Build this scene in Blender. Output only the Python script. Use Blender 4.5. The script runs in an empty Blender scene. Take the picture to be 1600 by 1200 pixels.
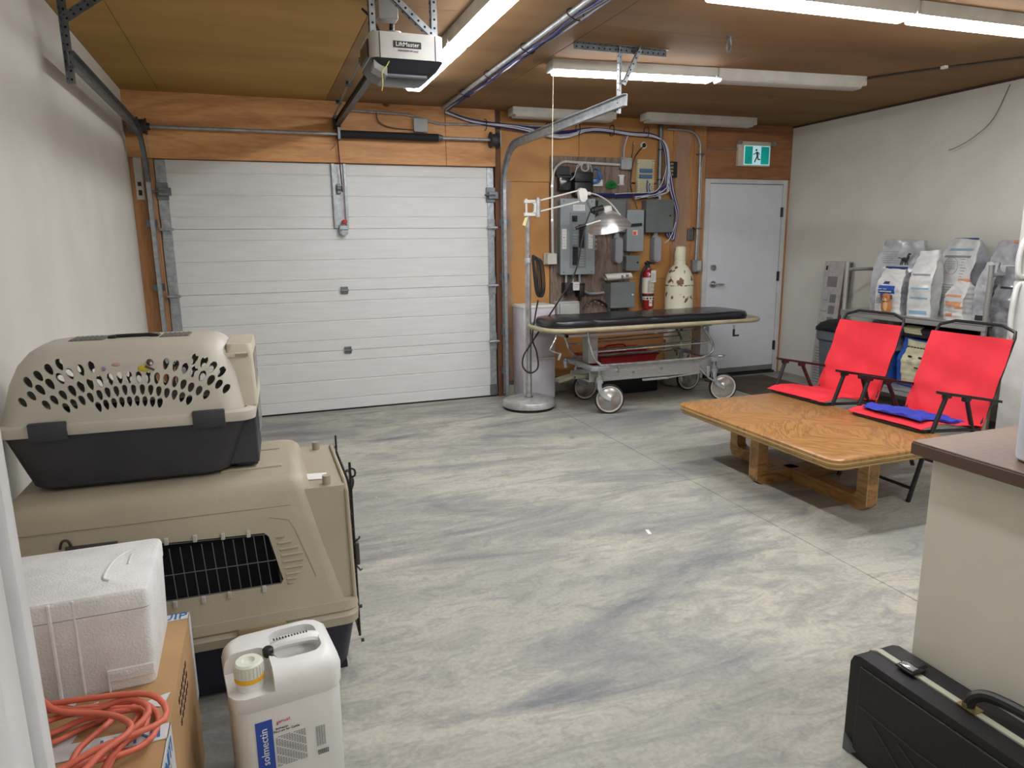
import bpy, bmesh, math, random
from mathutils import Vector, Matrix
random.seed(7)
PI = math.pi
S = bpy.context.scene
C = S.collection

# ------------------------------------------------------------------ camera, world, light, exposure
def camera():
    yaw, pitch, roll, F, H = .3478, .1995, -.0131, 1088.47, 1.4359
    f = Vector((math.sin(yaw)*math.cos(pitch), math.cos(yaw)*math.cos(pitch), -math.sin(pitch)))
    r = Vector((math.cos(yaw), -math.sin(yaw), 0)); u = r.cross(f)
    r2 = r*math.cos(roll)+u*math.sin(roll); u2 = -r*math.sin(roll)+u*math.cos(roll)
    cd = bpy.data.cameras.new('camera'); cd.sensor_width = 36; cd.lens = F/1600*36
    cd.clip_start = .05; cd.clip_end = 60
    o = bpy.data.objects.new('camera', cd)
    m = Matrix((r2, u2, -f)).transposed().to_4x4(); m.translation = Vector((0, 0, H))
    o.matrix_world = m; C.objects.link(o); S.camera = o
camera()
W = bpy.data.worlds.new('world'); S.world = W; W.use_nodes = True
W.node_tree.nodes['Background'].inputs[0].default_value = (.9, .95, 1, 1)
W.node_tree.nodes['Background'].inputs[1].default_value = .25
S.view_settings.view_transform = 'Standard'; S.view_settings.look = 'None'
S.view_settings.gamma = 1; S.view_settings.use_curve_mapping = False
S.view_settings.exposure = 1.3
LAMP = 22.0          # radiance of a lit fixture's diffuser

# ------------------------------------------------------------------ materials
def lin(c):
    return tuple(((v/255)/12.92 if v/255 <= .04045 else ((v/255+.055)/1.055)**2.4) for v in c)+(1,)
def nd(t, kind, **kw):
    n = t.nodes.new(kind)
    for k, v in kw.items(): setattr(n, k, v)
    return n
def mat(name, c, rough=.55, metal=0., c2=None, scale=8., stretch=(1, 1, 1), lo=.35, hi=.65, bump=0., bscale=60., emit=0., alpha=1., spec=.5, coat=0., trans=0., detail=5., dist=0.):
    m = bpy.data.materials.new(name); m.use_nodes = True; t = m.node_tree
    b = t.nodes['Principled BSDF']
    b.inputs['Roughness'].default_value = rough; b.inputs['Metallic'].default_value = metal
    b.inputs['Specular IOR Level'].default_value = spec; b.inputs['Coat Weight'].default_value = coat
    b.inputs['Transmission Weight'].default_value = trans
    b.inputs['Alpha'].default_value = alpha
    tc = nd(t, 'ShaderNodeTexCoord'); mp = nd(t, 'ShaderNodeMapping'); mp.inputs['Scale'].default_value = stretch
    t.links.new(tc.outputs['Object'], mp.inputs[0])
    if c2 is None: c2 = tuple(min(255, v*.93) for v in c)
    n = nd(t, 'ShaderNodeTexNoise'); n.inputs['Scale'].default_value = scale; n.inputs['Detail'].default_value = detail
    n.inputs['Distortion'].default_value = dist
    t.links.new(mp.outputs[0], n.inputs['Vector'])
    r = nd(t, 'ShaderNodeValToRGB'); r.color_ramp.elements[0].position = lo; r.color_ramp.elements[1].position = hi
    r.color_ramp.elements[0].color = lin(c2); r.color_ramp.elements[1].color = lin(c)
    t.links.new(n.outputs[0], r.inputs[0]); t.links.new(r.outputs[0], b.inputs['Base Color'])
    if bump:
        n2 = nd(t, 'ShaderNodeTexNoise'); n2.inputs['Scale'].default_value = bscale
        t.links.new(mp.outputs[0], n2.inputs['Vector'])
        bp = nd(t, 'ShaderNodeBump'); bp.inputs['Strength'].default_value = bump; bp.inputs['Distance'].default_value = .01
        t.links.new(n2.outputs[0], bp.inputs['Height']); t.links.new(bp.outputs[0], b.inputs['Normal'])
    if emit:
        t.links.new(r.outputs[0], b.inputs['Emission Color']); b.inputs['Emission Strength'].default_value = emit
    return m

def wood(name, c, c2, rough=.6, axis='X', scale=5., knots=True, contrast=.5, world=True, bands=7.):
    """wood with stretched grain along axis and dark knots"""
    m = bpy.data.materials.new(name); m.use_nodes = True; t = m.node_tree
    b = t.nodes['Principled BSDF']; b.inputs['Roughness'].default_value = rough
    if world:
        g = nd(t, 'ShaderNodeNewGeometry'); src = g.outputs['Position']
    else:
        g = nd(t, 'ShaderNodeTexCoord'); src = g.outputs['Object']
    mp = nd(t, 'ShaderNodeMapping'); s = {'X': (.16, 1, 1), 'Z': (1, 1, .16), 'Y': (1, .16, 1)}[axis]
    mp.inputs['Scale'].default_value = s; t.links.new(src, mp.inputs[0])
    n = nd(t, 'ShaderNodeTexNoise'); n.inputs['Scale'].default_value = scale; n.inputs['Detail'].default_value = 4; n.inputs['Distortion'].default_value = .6
    t.links.new(mp.outputs[0], n.inputs['Vector'])
    mm = nd(t, 'ShaderNodeMath', operation='MULTIPLY'); mm.inputs[1].default_value = bands; t.links.new(n.outputs[0], mm.inputs[0])
    fr = nd(t, 'ShaderNodeMath', operation='PINGPONG'); fr.inputs[1].default_value = .5; t.links.new(mm.outputs[0], fr.inputs[0])
    f2 = nd(t, 'ShaderNodeTexNoise'); f2.inputs['Scale'].default_value = scale*14; t.links.new(mp.outputs[0], f2.inputs['Vector'])
    ad = nd(t, 'ShaderNodeMath', operation='ADD'); t.links.new(fr.outputs[0], ad.inputs[0]); t.links.new(f2.outputs[0], ad.inputs[1])
    r = nd(t, 'ShaderNodeValToRGB'); r.color_ramp.elements[0].position = .75-contrast*.6; r.color_ramp.elements[1].position = .75+contrast*.3
    r.color_ramp.elements[0].color = lin(c2); r.color_ramp.elements[1].color = lin(c)
    t.links.new(ad.outputs[0], r.inputs[0]); out = r.outputs[0]
    if knots:
        v = nd(t, 'ShaderNodeTexVoronoi'); v.inputs['Scale'].default_value = 3.3; v.inputs['Randomness'].default_value = 1
        mp2 = nd(t, 'ShaderNodeMapping'); mp2.inputs['Scale'].default_value = tuple(.65 if q < 1 else 1 for q in s)
        t.links.new(src, mp2.inputs[0]); t.links.new(mp2.outputs[0], v.inputs['Vector'])
        r2 = nd(t, 'ShaderNodeValToRGB'); r2.color_ramp.elements[0].position = .04; r2.color_ramp.elements[1].position = .085
        r2.color_ramp.elements[0].color = (.1, .05, .03, 1); r2.color_ramp.elements[1].color = (1, 1, 1, 1)
        t.links.new(v.outputs['Distance'], r2.inputs[0])
        mx = nd(t, 'ShaderNodeMix', data_type='RGBA', blend_type='MULTIPLY'); mx.inputs[0].default_value = .8
        t.links.new(out, mx.inputs[6]); t.links.new(r2.outputs[0], mx.inputs[7]); out = mx.outputs[2]
    t.links.new(out, b.inputs['Base Color'])
    return m

def concrete():
    m = bpy.data.materials.new('concrete'); m.use_nodes = True; t = m.node_tree
    b = t.nodes['Principled BSDF']
    g = nd(t, 'ShaderNodeNewGeometry'); src = g.outputs['Position']
    def noise(sc, st, det=6, dist=0., rough=.55):
        mp = nd(t, 'ShaderNodeMapping'); mp.inputs['Scale'].default_value = st; mp.inputs['Rotation'].default_value = (0, 0, .06)
        t.links.new(src, mp.inputs[0]); n = nd(t, 'ShaderNodeTexNoise'); n.inputs['Scale'].default_value = sc
        n.inputs['Detail'].default_value = det; n.inputs['Distortion'].default_value = dist; n.inputs['Roughness'].default_value = rough
        t.links.new(mp.outputs[0], n.inputs['Vector']); return n.outputs[0]
    def ramp(v, p0, p1, a, bb):
        r = nd(t, 'ShaderNodeValToRGB'); r.color_ramp.elements[0].position = p0; r.color_ramp.elements[1].position = p1
        r.color_ramp.elements[0].color = a; r.color_ramp.elements[1].color = bb; t.links.new(v, r.inputs[0]); return r.outputs[0]
    def mix(bt, fac, a, c):
        x = nd(t, 'ShaderNodeMix', data_type='RGBA', blend_type=bt)
        if isinstance(fac, float): x.inputs[0].default_value = fac
        else: t.links.new(fac, x.inputs[0])
        for k, v in ((6, a), (7, c)):
            if isinstance(v, tuple): x.inputs[k].default_value = v
            else: t.links.new(v, x.inputs[k])
        return x.outputs[2]
    base = ramp(noise(1.1, (.7, 1.4, 1), 7, .4), .38, .62, lin((146, 145, 137)), lin((171, 167, 153)))
    streak = ramp(noise(1.25, (.45, 1.8, 1), 10, 1.5, .7), .48, .68, (0, 0, 0, 1), (1, 1, 1, 1))
    col = mix('MIX', streak, base, lin((98, 101, 106)))
    blot = ramp(noise(6.5, (.7, 1.6, 1), 12, 1.2, .75), .47, .68, (0, 0, 0, 1), (.85, .85, .85, 1))
    col = mix('MIX', blot, col, lin((116, 117, 117)))
    fine = ramp(noise(60, (1, 1, 1), 4), .3, .7, (.86, .86, .86, 1), (1.08, 1.08, 1.06, 1))
    col = mix('MULTIPLY', 1., col, fine)
    v = nd(t, 'ShaderNodeTexVoronoi'); v.inputs['Scale'].default_value = 2.4; t.links.new(src, v.inputs['Vector'])
    sp = ramp(v.outputs['Distance'], .011, .016, (1, 1, 1, 1), (0, 0, 0, 1))
    col = mix('MIX', sp, col, lin((205, 205, 196)))
    t.links.new(col, b.inputs['Base Color'])
    rr = ramp(noise(3, (.6, 1.6, 1), 5), .3, .7, (.42, .42, .42, 1), (.68, .68, .68, 1)); t.links.new(rr, b.inputs['Roughness'])
    bp = nd(t, 'ShaderNodeBump'); bp.inputs['Strength'].default_value = .12; bp.inputs['Distance'].default_value = .01
    t.links.new(noise(25, (1, 1, 1), 6), bp.inputs['Height']); t.links.new(bp.outputs[0], b.inputs['Normal'])
    return m

def veneer():
    """book matched oak veneer: chevrons mirrored about the table's centre lines"""
    m = bpy.data.materials.new('oak_veneer'); m.use_nodes = True; t = m.node_tree
    b = t.nodes['Principled BSDF']; b.inputs['Roughness'].default_value = .32
    tc = nd(t, 'ShaderNodeTexCoord'); sx = nd(t, 'ShaderNodeSeparateXYZ'); t.links.new(tc.outputs['Object'], sx.inputs[0])
    def ma(op, a, c=None):
        n = nd(t, 'ShaderNodeMath', operation=op)
        for i, v in enumerate((a, c)):
            if v is None: continue
            if isinstance(v, (int, float)): n.inputs[i].default_value = v
            else: t.links.new(v, n.inputs[i])
        return n.outputs[0]
    ax = ma('ABSOLUTE', sx.outputs[0]); ay = ma('ABSOLUTE', ma('SUBTRACT', ma('ABSOLUTE', sx.outputs[1]), .30))
    u = ma('ADD', ma('MULTIPLY', ax, .8), ma('MULTIPLY', ay, .6)); v = ma('SUBTRACT', ma('MULTIPLY', ax, .6), ma('MULTIPLY', ay, .8))
    cb = nd(t, 'ShaderNodeCombineXYZ'); t.links.new(ma('MULTIPLY', u, 6.), cb.inputs[0]); t.links.new(ma('MULTIPLY', v, 1.6), cb.inputs[1])
    n = nd(t, 'ShaderNodeTexNoise'); n.inputs['Scale'].default_value = 1.; n.inputs['Detail'].default_value = 3; n.inputs['Distortion'].default_value = .5
    t.links.new(cb.outputs[0], n.inputs['Vector'])
    fr = ma('PINGPONG', ma('MULTIPLY', n.outputs[0], 9.), .5)
    cb2 = nd(t, 'ShaderNodeCombineXYZ'); t.links.new(ma('MULTIPLY', u, 160.), cb2.inputs[0]); t.links.new(ma('MULTIPLY', v, 9.), cb2.inputs[1])
    n2 = nd(t, 'ShaderNodeTexNoise'); n2.inputs['Scale'].default_value = 1.; t.links.new(cb2.outputs[0], n2.inputs['Vector'])
    s = ma('ADD', ma('MULTIPLY', fr, .9), n2.outputs[0])
    r = nd(t, 'ShaderNodeValToRGB'); r.color_ramp.elements[0].position = .3; r.color_ramp.elements[1].position = .9
    r.color_ramp.elements[0].color = lin((118, 80, 44)); r.color_ramp.elements[1].color = lin((163, 119, 70))
    t.links.new(s, r.inputs[0]); t.links.new(r.outputs[0], b.inputs['Base Color'])
    return m

MW = {}
def G(name, *a, **k):
    if name not in MW: MW[name] = mat(name, *a, **k)
    return MW[name]
white_wall = G('painted_drywall', (208, 206, 196), .85, c2=(202, 200, 190), scale=3, bump=.05, bscale=220)
conc = concrete()
fir = wood('fir_lumber', (206, 152, 98), (174, 120, 72), .6, 'X', 4.5, contrast=.9)
firv = wood('fir_lumber_upright', (180, 130, 84), (156, 106, 64), .6, 'Z', 4.5, contrast=.9)
ply = wood('plywood_sheet', (158, 108, 70), (124, 82, 50), .6, 'X', 4.2, knots=True, contrast=.9)
mdf = mat('hardboard', (186, 136, 78), .65, c2=(164, 114, 62), scale=2.5, lo=.3, hi=.7)
mdfl = mat('yellow_ceiling_board', (176, 140, 82), .75, c2=(154, 120, 68), scale=1.1, stretch=(.5, 2.2, 1), lo=.32, hi=.68, detail=8, spec=.15)
mdfc = mat('ceiling_board', (146, 115, 80), .75, c2=(122, 95, 66), scale=1.1, stretch=(.5, 2.2, 1), lo=.32, hi=.68, detail=8, spec=.15)
barn = wood('grey_barn_wood', (132, 114, 100), (78, 64, 54), .75, 'Z', 8, contrast=.9)
door_white = G('white_steel_door', (206, 207, 204), .5, c2=(200, 201, 198), scale=30, stretch=(.1, 1, 1))
paint_white = G('white_paint', (205, 206, 204), .45)
galv = G('galvanised_steel', (172, 176, 178), .4, .5, c2=(136, 141, 144), scale=25, lo=.3, hi=.7)
galvd = G('aged_galvanised_steel', (120, 124, 126), .42, .5, c2=(88, 92, 94), scale=14, lo=.3, hi=.7)
chrome = G('chrome', (200, 200, 200), .18, .8, c2=(160, 160, 160), scale=20)
stainless = G('brushed_stainless', (182, 182, 178), .32, .5, c2=(160, 160, 157), scale=30, stretch=(1, 8, 8))
black = G('black_plastic', (24, 24, 26), .45)
blackm = G('black_powder_coat', (26, 26, 28), .4)
rubber = G('black_rubber', (22, 22, 22), .7)
greybox = G('grey_enamel', (112, 118, 116), .45, c2=(106, 112, 110))
greypl = G('grey_pvc', (136, 138, 144), .5)
panelgrey = G('panel_grey', (140, 148, 150), .4, c2=(132, 140, 142))
white_pl = G('white_plastic', (222, 222, 218), .4)
cream = G('cream_plastic', (206, 200, 178), .45)
darkhole = G('dark_recess', (12, 12, 14), .9)
lamp_on = mat('lit_diffuser', (250, 251, 255), .5, c2=(250, 251, 255), emit=LAMP)
diff_off = G('unlit_diffuser', (196, 194, 186), .5)
housing = G('lamp_housing', (200, 198, 188), .45)
print_grey = G('printed_grey', (110, 110, 110), .6)
print_black = G('printed_black', (30, 30, 32), .6)
red_p = G('printed_red', (196, 60, 50), .5)
blue_p = G('printed_blue', (44, 82, 170), .5)

# ------------------------------------------------------------------ mesh builder
class MB:
    def __init__(s): s.v = []; s.f = []; s.m = []; s.mi = 0
    def add(s, vs, fs, mi=None, M=None):
        k = len(s.v)
        s.v += [tuple(M @ Vector(v)) if M is not None else tuple(v) for v in vs]
        for f in fs: s.f.append(tuple(k+i for i in f)); s.m.append(s.mi if mi is None else mi)
        return s
    def bm(s, b, mi=None, M=None):
        b.verts.index_update()
        s.add([v.co[:] for v in b.verts], [[v.index for v in f.verts] for f in b.faces], mi, M); b.free(); return s
    def box(s, x0, x1, y0, y1, z0, z1, bev=0., seg=2, mi=None, M=None):
        b = bmesh.new(); bmesh.ops.create_cube(b, size=1)
        for v in b.verts: v.co = Vector(((x0+x1)/2+v.co.x*(x1-x0), (y0+y1)/2+v.co.y*(y1-y0), (z0+z1)/2+v.co.z*(z1-z0)))
        if bev: bmesh.ops.bevel(b, geom=b.edges[:], offset=bev, segments=seg, profile=.5, affect='EDGES')
        return s.bm(b, mi, M)
    def hexa(s, p, mi=None, M=None):      # 4 bottom points then 4 top points, both counter clockwise from above
        return s.add(p, [(3, 2, 1, 0), (4, 5, 6, 7), (0, 1, 5, 4), (1, 2, 6, 5), (2, 3, 7, 6), (3, 0, 4, 7)], mi, M)
    def rings(s, R, cap0=True, cap1=True, closed=True, mi=None, M=None, loop=False):
        n = len(R[0]); vs = [p for r in R for p in r]; fs = []
        L = len(R)
        for i in range(L if loop else L-1):
            a, b_ = i*n, ((i+1) % L)*n
            for j in range(n if closed else n-1):
                k = (j+1) % n; fs.append((a+j, a+k, b_+k, b_+j))
        if cap0 and not loop: fs.append(tuple(range(n-1, -1, -1)))
        if cap1 and not loop: fs.append(tuple((L-1)*n+j for j in range(n)))
        return s.add(vs, fs, mi, M)
    def tube(s, pts, r, n=8, sub=0, closed=False, mi=None, M=None, flat=None, rads=None):
        P = [Vector(p) for p in pts]
        if sub:
            Q = []; N = len(P)
            rng = range(N if closed else N-1)
            for i in rng:
                g = lambda k: P[k % N] if closed else P[max(0, min(N-1, k))]
                a, b_, c, d = g(i-1), g(i), g(i+1), g(i+2)
                for q in range(sub):
                    t = q/sub
                    Q.append(.5*((2*b_)+(c-a)*t+(2*a-5*b_+4*c-d)*t*t+(3*b_-a-3*c+d)*t**3))
            if not closed: Q.append(P[-1])
            P = Q
        N = len(P); R = []; up = None
        for i in range(N):
            if closed: d = P[(i+1) % N]-P[i-1]
            else: d = P[min(i+1, N-1)]-P[max(i-1, 0)]
            if d.length < 1e-9: d = Vector((0, 0, 1))
            d.normalize()
            if up is None:
                up = Vector((0, 0, 1)) if abs(d.z) < .9 else Vector((1, 0, 0))
            x = d.cross(up)
            if x.length < 1e-6: x = d.cross(Vector((0, 1, 0)))
            x.normalize(); up = x.cross(d).normalized()
            rr = rads[i] if rads else r
            a1, a2 = (rr, rr) if flat is None else flat
            R.append([P[i]+x*math.cos(2*PI*k/n)*a1+up*math.sin(2*PI*k/n)*a2 for k in range(n)])
        return s.rings(R, mi=mi, M=M, loop=closed)
    def cyl(s, p0, p1, r, r2=None, n=16, mi=None, M=None):
        r2 = r if r2 is None else r2
        p0, p1 = Vector(p0), Vector(p1); d = (p1-p0).normalized()
        up = Vector((0, 0, 1)) if abs(d.z) < .9 else Vector((1, 0, 0))
        x = d.cross(up).normalized(); y = x.cross(d)
        R = [[p+x*math.cos(2*PI*k/n)*q+y*math.sin(2*PI*k/n)*q for k in range(n)] for p, q in ((p0, r), (p1, r2))]
        return s.rings(R, mi=mi, M=M)
    def lathe(s, prof, o=(0, 0, 0), n=32, mi=None, M=None, cap0=True, cap1=True):
        R = [[(o[0]+r*math.cos(2*PI*k/n), o[1]+r*math.sin(2*PI*k/n), o[2]+z) for k in range(n)] for r, z in prof]
        return s.rings(R, mi=mi, M=M, cap0=cap0, cap1=cap1)
    def prism(s, poly, ax, d0, d1, mi=None, M=None):
        def P(a, b_, d): return {'X': (d, a, b_), 'Y': (a, d, b_), 'Z': (a, b_, d)}[ax]
        return s.rings([[P(a, b_, d0) for a, b_ in poly], [P(a, b_, d1) for a, b_ in poly]], mi=mi, M=M)
    def ball(s, o, r, n=12, mi=None, M=None):
        r = (r, r, r) if isinstance(r, (int, float)) else r
        R = []
        for i in range(1, n):
            t = PI*i/n
            R.append([(o[0]+r[0]*math.sin(t)*math.cos(2*PI*k/n), o[1]+r[1]*math.sin(t)*math.sin(2*PI*k/n), o[2]-r[2]*math.cos(t)) for k in range(n)])
        return s.rings(R, mi=mi, M=M)
    def text(s, string, size, M, depth=.001, mi=None):
        cu = bpy.data.curves.new('lettering', 'FONT'); cu.body = string; cu.size = size; cu.extrude = depth; cu.align_x = 'CENTER'; cu.align_y = 'CENTER'; cu.resolution_u = 2
        o = bpy.data.objects.new('lettering', cu); C.objects.link(o)
        bpy.context.view_layer.update()
        me = bpy.data.meshes.new_from_object(o)
        s.add([v.co[:] for v in me.vertices], [list(p.vertices) for p in me.polygons], mi, M)
        bpy.data.objects.remove(o); bpy.data.meshes.remove(me); bpy.data.curves.remove(cu)
        return s

BASE = {}
def build(name, mb, mats, parent=None, ang=35, local=False, loc=None, fix=True):
    me = bpy.data.meshes.new(name)
    inv = None
    if parent is not None and not local: inv = BASE[parent.name].inverted()
    if parent is None and loc is None and not local:
        xs = [v[0] for v in mb.v]; ys = [v[1] for v in mb.v]; zs = [v[2] for v in mb.v]
        loc = ((min(xs)+max(xs))/2, (min(ys)+max(ys))/2, min(zs))
    vs = mb.v
    if inv is not None: vs = [inv @ Vector(v) for v in vs]
    if parent is None and loc is not None: vs = [Vector(v)-Vector(loc) for v in vs]
    me.from_pydata([tuple(v) for v in vs], [], mb.f)
    if not isinstance(mats, (list, tuple)): mats = [mats]
    for m_ in mats: me.materials.append(m_)
    me.polygons.foreach_set('material_index', mb.m)
    if fix:
        b = bmesh.new(); b.from_mesh(me); bmesh.ops.recalc_face_normals(b, faces=b.faces); b.to_mesh(me); b.free()
    me.polygons.foreach_set('use_smooth', [True]*len(me.polygons))
    me.set_sharp_from_angle(angle=math.radians(ang)); me.update()
    o = bpy.data.objects.new(name, me); C.objects.link(o)
    if parent is not None:
        o.parent = parent; BASE[o.name] = BASE[parent.name]
    else:
        if loc is not None: o.location = loc
        BASE[o.name] = Matrix.Translation(loc or (0, 0, 0))
    return o
def tag(o, label=None, cat=None, group=None, kind=None):
    if label: o['label'] = label
    if cat: o['category'] = cat
    if group: o['group'] = group
    if kind: o['kind'] = kind
    return o
def thing(name, label, cat, loc=(0, 0, 0), rz=0., group=None):
    o = bpy.data.objects.new(name, None); C.objects.link(o); o.empty_display_size = .1
    o.location = loc; o.rotation_euler = (0, 0, rz)
    BASE[o.name] = Matrix.Translation(loc) @ Matrix.Rotation(rz, 4, 'Z')
    return tag(o, label, cat, group)
def struct(name, loc=(0, 0, 0), mb=None, m=None):
    if mb is None:
        o = bpy.data.objects.new(name, None); C.objects.link(o); o.location = loc; BASE[o.name] = Matrix.Translation(loc)
    else: o = build(name, mb, m)
    o['kind'] = 'structure'; return o
def P(name, parent, m, fn, ang=35, local=False, label=None, kind=None, **k):
    mb = MB(); fn(mb); o = build(name, mb, m, parent, ang, local)
    return tag(o, label, kind=kind)
def T1(name, label, cat, m, fn, group=None, ang=35):
    mb = MB(); fn(mb); o = build(name, mb, m, None, ang)
    return tag(o, label, cat, group)
def dup(root, loc, rz=None, label=None, group=None):
    r = root.copy(); C.objects.link(r); r.location = loc
    if rz is not None: r.rotation_euler = (0, 0, rz)
    if label: r['label'] = label
    if group: r['group'] = group
    for ch in list(root.children):
        c = ch.copy(); C.objects.link(c); c.parent = r
        for g in ch.children:
            d = g.copy(); C.objects.link(d); d.parent = c
    return r
def rrect(hx, hy, r, n=5, cx=0, cy=0):
    out = []
    for sx, sy, a0 in ((1, 1, 0), (-1, 1, PI/2), (-1, -1, PI), (1, -1, 1.5*PI)):
        for k in range(n+1):
            a = a0+PI/2*k/n; out.append((cx+sx*(hx-r)+r*math.cos(a), cy+sy*(hy-r)+r*math.sin(a)))
    return out
def front(x, y, z, rot=0):     # a text plane standing up and facing -Y
    return Matrix.Translation((x, y, z)) @ Matrix.Rotation(PI/2, 4, 'X') @ Matrix.Rotation(rot, 4, 'Z')

D = 6.19; XL = -.83; XR = 5.41; H = 2.59; YF = -3.2

# ------------------------------------------------------------------ room shell
fl = struct('floor', (0, 0, 0))
P('subfloor', fl, G('joint_dark_grey', (74, 74, 70), .9), lambda b: b.box(XL-.2, XR+.2, YF, D+.35, -.12, -.02))  # dark grey base that shows in the joints between the slabs
jx = [XL-.2, 2.405, XR+.2]; jy = [YF, .35, 3.46, D+.35]
for i in range(2):
    for j in range(3):
        P('slab', fl, conc, lambda b: b.box(jx[i]+.002, jx[i+1]-.002, jy[j]+.002, jy[j+1]-.002, -.02, 0, .0015, 1))
struct('wall_left', mb=MB().box(XL-.12, XL, YF, D+.1, 0, H), m=white_wall)
struct('wall_right', mb=MB().box(XR, XR+.12, YF, D+.1, 0, H), m=white_wall)
struct('wall_front', mb=MB().box(XL-.12, XR+.12, YF-.12, YF, 0, H), m=white_wall)
# a short return wall with its door casing stands at the left edge of the view
struct('wall_partition', mb=MB().box(XL, -.30, .50, .60, 0, H), m=white_wall)
pr = struct('trim_1', (-.26, .55, 0))
P('door_jamb', pr, paint_white, lambda b: b.box(-.30, -.204, .50, .60, 0, 2.1, .003))
P('door_casing', pr, paint_white, lambda b: b.box(-.29, -.192, .603, .622, 0, 2.12, .004))
P('door_stop', pr, paint_white, lambda b: b.box(-.204, -.188, .53, .565, 0, 2.1, .003))

wb = struct('wall_back', (2.2, D, 0))
P('backing', wb, G('dark_sheathing', (70, 46, 30), .9), lambda b: b.box(XL-.1, XR+.1, D+.03, D+.12, 0, H))
for x0, x1, z0, z1 in ((XL, 1.645, 2.335, H), (1.648, 2.10, 2.335, H), (XL, 1.645, 2.108, 2.332), (1.648, 2.10, 2.108, 2.332)):
    P('header_board', wb, fir, lambda b: b.box(x0, x1, D-.045, D+.03, z0, z1, .002, 1))
P('post_board', wb, firv, lambda b: b.box(XL, -.735, D-.03, D+.03, 0, 2.105, .002, 1))
P('post_board', wb, firv, lambda b: b.box(-.733, -.665, D-.012, D+.03, 0, 2.105, .002, 1))
P('post_board', wb, G('dark_brown_jamb', (112, 72, 46), .7, c2=(86, 54, 36), stretch=(1, 1, .1), scale=20), lambda b: b.box(2.102, 2.158, D-.02, D+.03, 0, H, .002, 1))  # dark brown strip filling the gap at the right jamb
for x0, x1, z0, z1 in ((2.16, 2.638, .12, 1.985), (2.16, 2.94, 1.988, H), (2.943, 3.78, 2.0, H), (3.783, 3.96, 1.988, H),
                       (2.64, 3.50, .12, .70), (3.502, 3.96, 1.065, 1.985), (3.502, 3.96, .12, 1.062)):
    P('hardboard_sheet', wb, mdf, lambda b: b.box(x0, x1, D, D+.03, z0, z1, .0015, 1))
for x0, x1, z0, z1 in ((3.962, 4.20, .12, H), (4.202, 4.345, 0, H), (5.372, XR, 0, 2.05)):
    P('plywood_sheet', wb, firv, lambda b: b.box(x0, x1, D-.004, D+.03, z0, z1, .0015, 1))
P('plywood_sheet', wb, ply, lambda b: b.box(4.347, XR, D-.006, D+.03, 2.055, H, .0015, 1))
for k in range(6):
    x0 = 2.642+k*.143
    P('grey_plank', wb, barn, lambda b: b.box(x0, x0+.1415, D-.014, D, .655, 2.222, .001, 1))
film = mat('clear_plastic_film', (190, 180, 170), .25, c2=(150, 135, 120), scale=14, lo=.3, hi=.6, alpha=.3, bump=.6, bscale=30)
def sheet(b, x0, x1, z0, z1, y, nx=5, nz=28, amp=.006):
    v = []; 
    for j in range(nz+1):
        for i in range(nx+1):
            v.append((x0+(x1-x0)*i/nx+.012*math.sin(j*.7), y-abs(random.gauss(0, amp)), z0+(z1-z0)*j/nz))
    b.add(v, [(j*(nx+1)+i, j*(nx+1)+i+1, (j+1)*(nx+1)+i+1, (j+1)*(nx+1)+i) for j in range(nz) for i in range(nx)])
T1('plastic_film', 'clear vapour barrier strip hanging right of the garage door track', 'plastic sheet', film, lambda b: sheet(b, 2.17, 2.26, .05, 2.0, D-.006), ang=80)
T1('plastic_film', 'clear vapour barrier strip stapled beside the tall cream cylinder', 'plastic sheet', film, lambda b: sheet(b, 3.99, 4.15, .2, 2.47, D-.012), ang=80)
bb = struct('baseboard_back', (3.2, D, 0))
P('concrete_curb', bb, G('pale_concrete', (164, 162, 148), .8, scale=12), lambda b: b.box(2.16, 4.345, D-.035, D+.02, 0, .10, .003))
P('flashing', bb, galvd, lambda b: b.box(2.16, 4.345, D-.012, D+.02, .10, .145))

ce = struct('ceiling', (2, 3, H))
P('deck', ce, darkhole, lambda b: b.box(XL-.12, XR+.12, YF-.1, D+.12, H+.012, H+.06))
xs = [XL, -.57, .65, 1.87, 3.09, 4.31, XR]
ys = [YF, -1.2, 1.24, 3.68, D+.03]
for i in range(6):
    for j in range(4):
        P('ceiling_board', ce, mdfl if i < 2 else mdfc, lambda b: b.box(xs[i]+.0015, xs[i+1]-.0015, ys[j]+.001, ys[j+1]-.001, H, H+.012, .001, 1))
struct('trim_2', mb=MB().box(XR-.012, XR, 0, D-.01, H-.018, H), m=G('dark_trim', (70, 52, 44), .8))

# ------------------------------------------------------------------ garage door
gd = struct('door_1', (.715, D, 0))
gx0, gx1 = -.659, 2.09
zb = [.012, .535, 1.055, 1.575, 2.104]
for k in range(4):
    def sec(b, z0=zb[k], z1=zb[k+1]):
        h = z1-z0; pr_ = [(0, z0+.0015)]
        for q in (.18, .5, .82):
            z = z0+h*q; pr_ += [(0, z-.006), (.005, z-.002), (.005, z+.002), (0, z+.006)]
        pr_ += [(0, z1-.0015)]
        b.rings([[(gx0, D+.002+y, z) for y, z in pr_]+[(gx0, D+.03, z1), (gx0, D+.03, z0)], [(gx1, D+.002+y, z) for y, z in pr_]+[(gx1, D+.03, z1), (gx1, D+.03, z0)]])
    P('door_section', gd, door_white, sec, ang=20)
    for x0, x1 in ((gx0, gx0+.075), (gx1-.062, gx1)):
        P('end_stile', gd, galv, lambda b: b.box(x0, x1, D-.004, D+.004, zb[k]+.002, zb[k+1]-.002, .001, 1))
P('bottom_seal', gd, rubber, lambda b: b.box(gx0, gx1, D-.002, D+.03, 0, .014))
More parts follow.
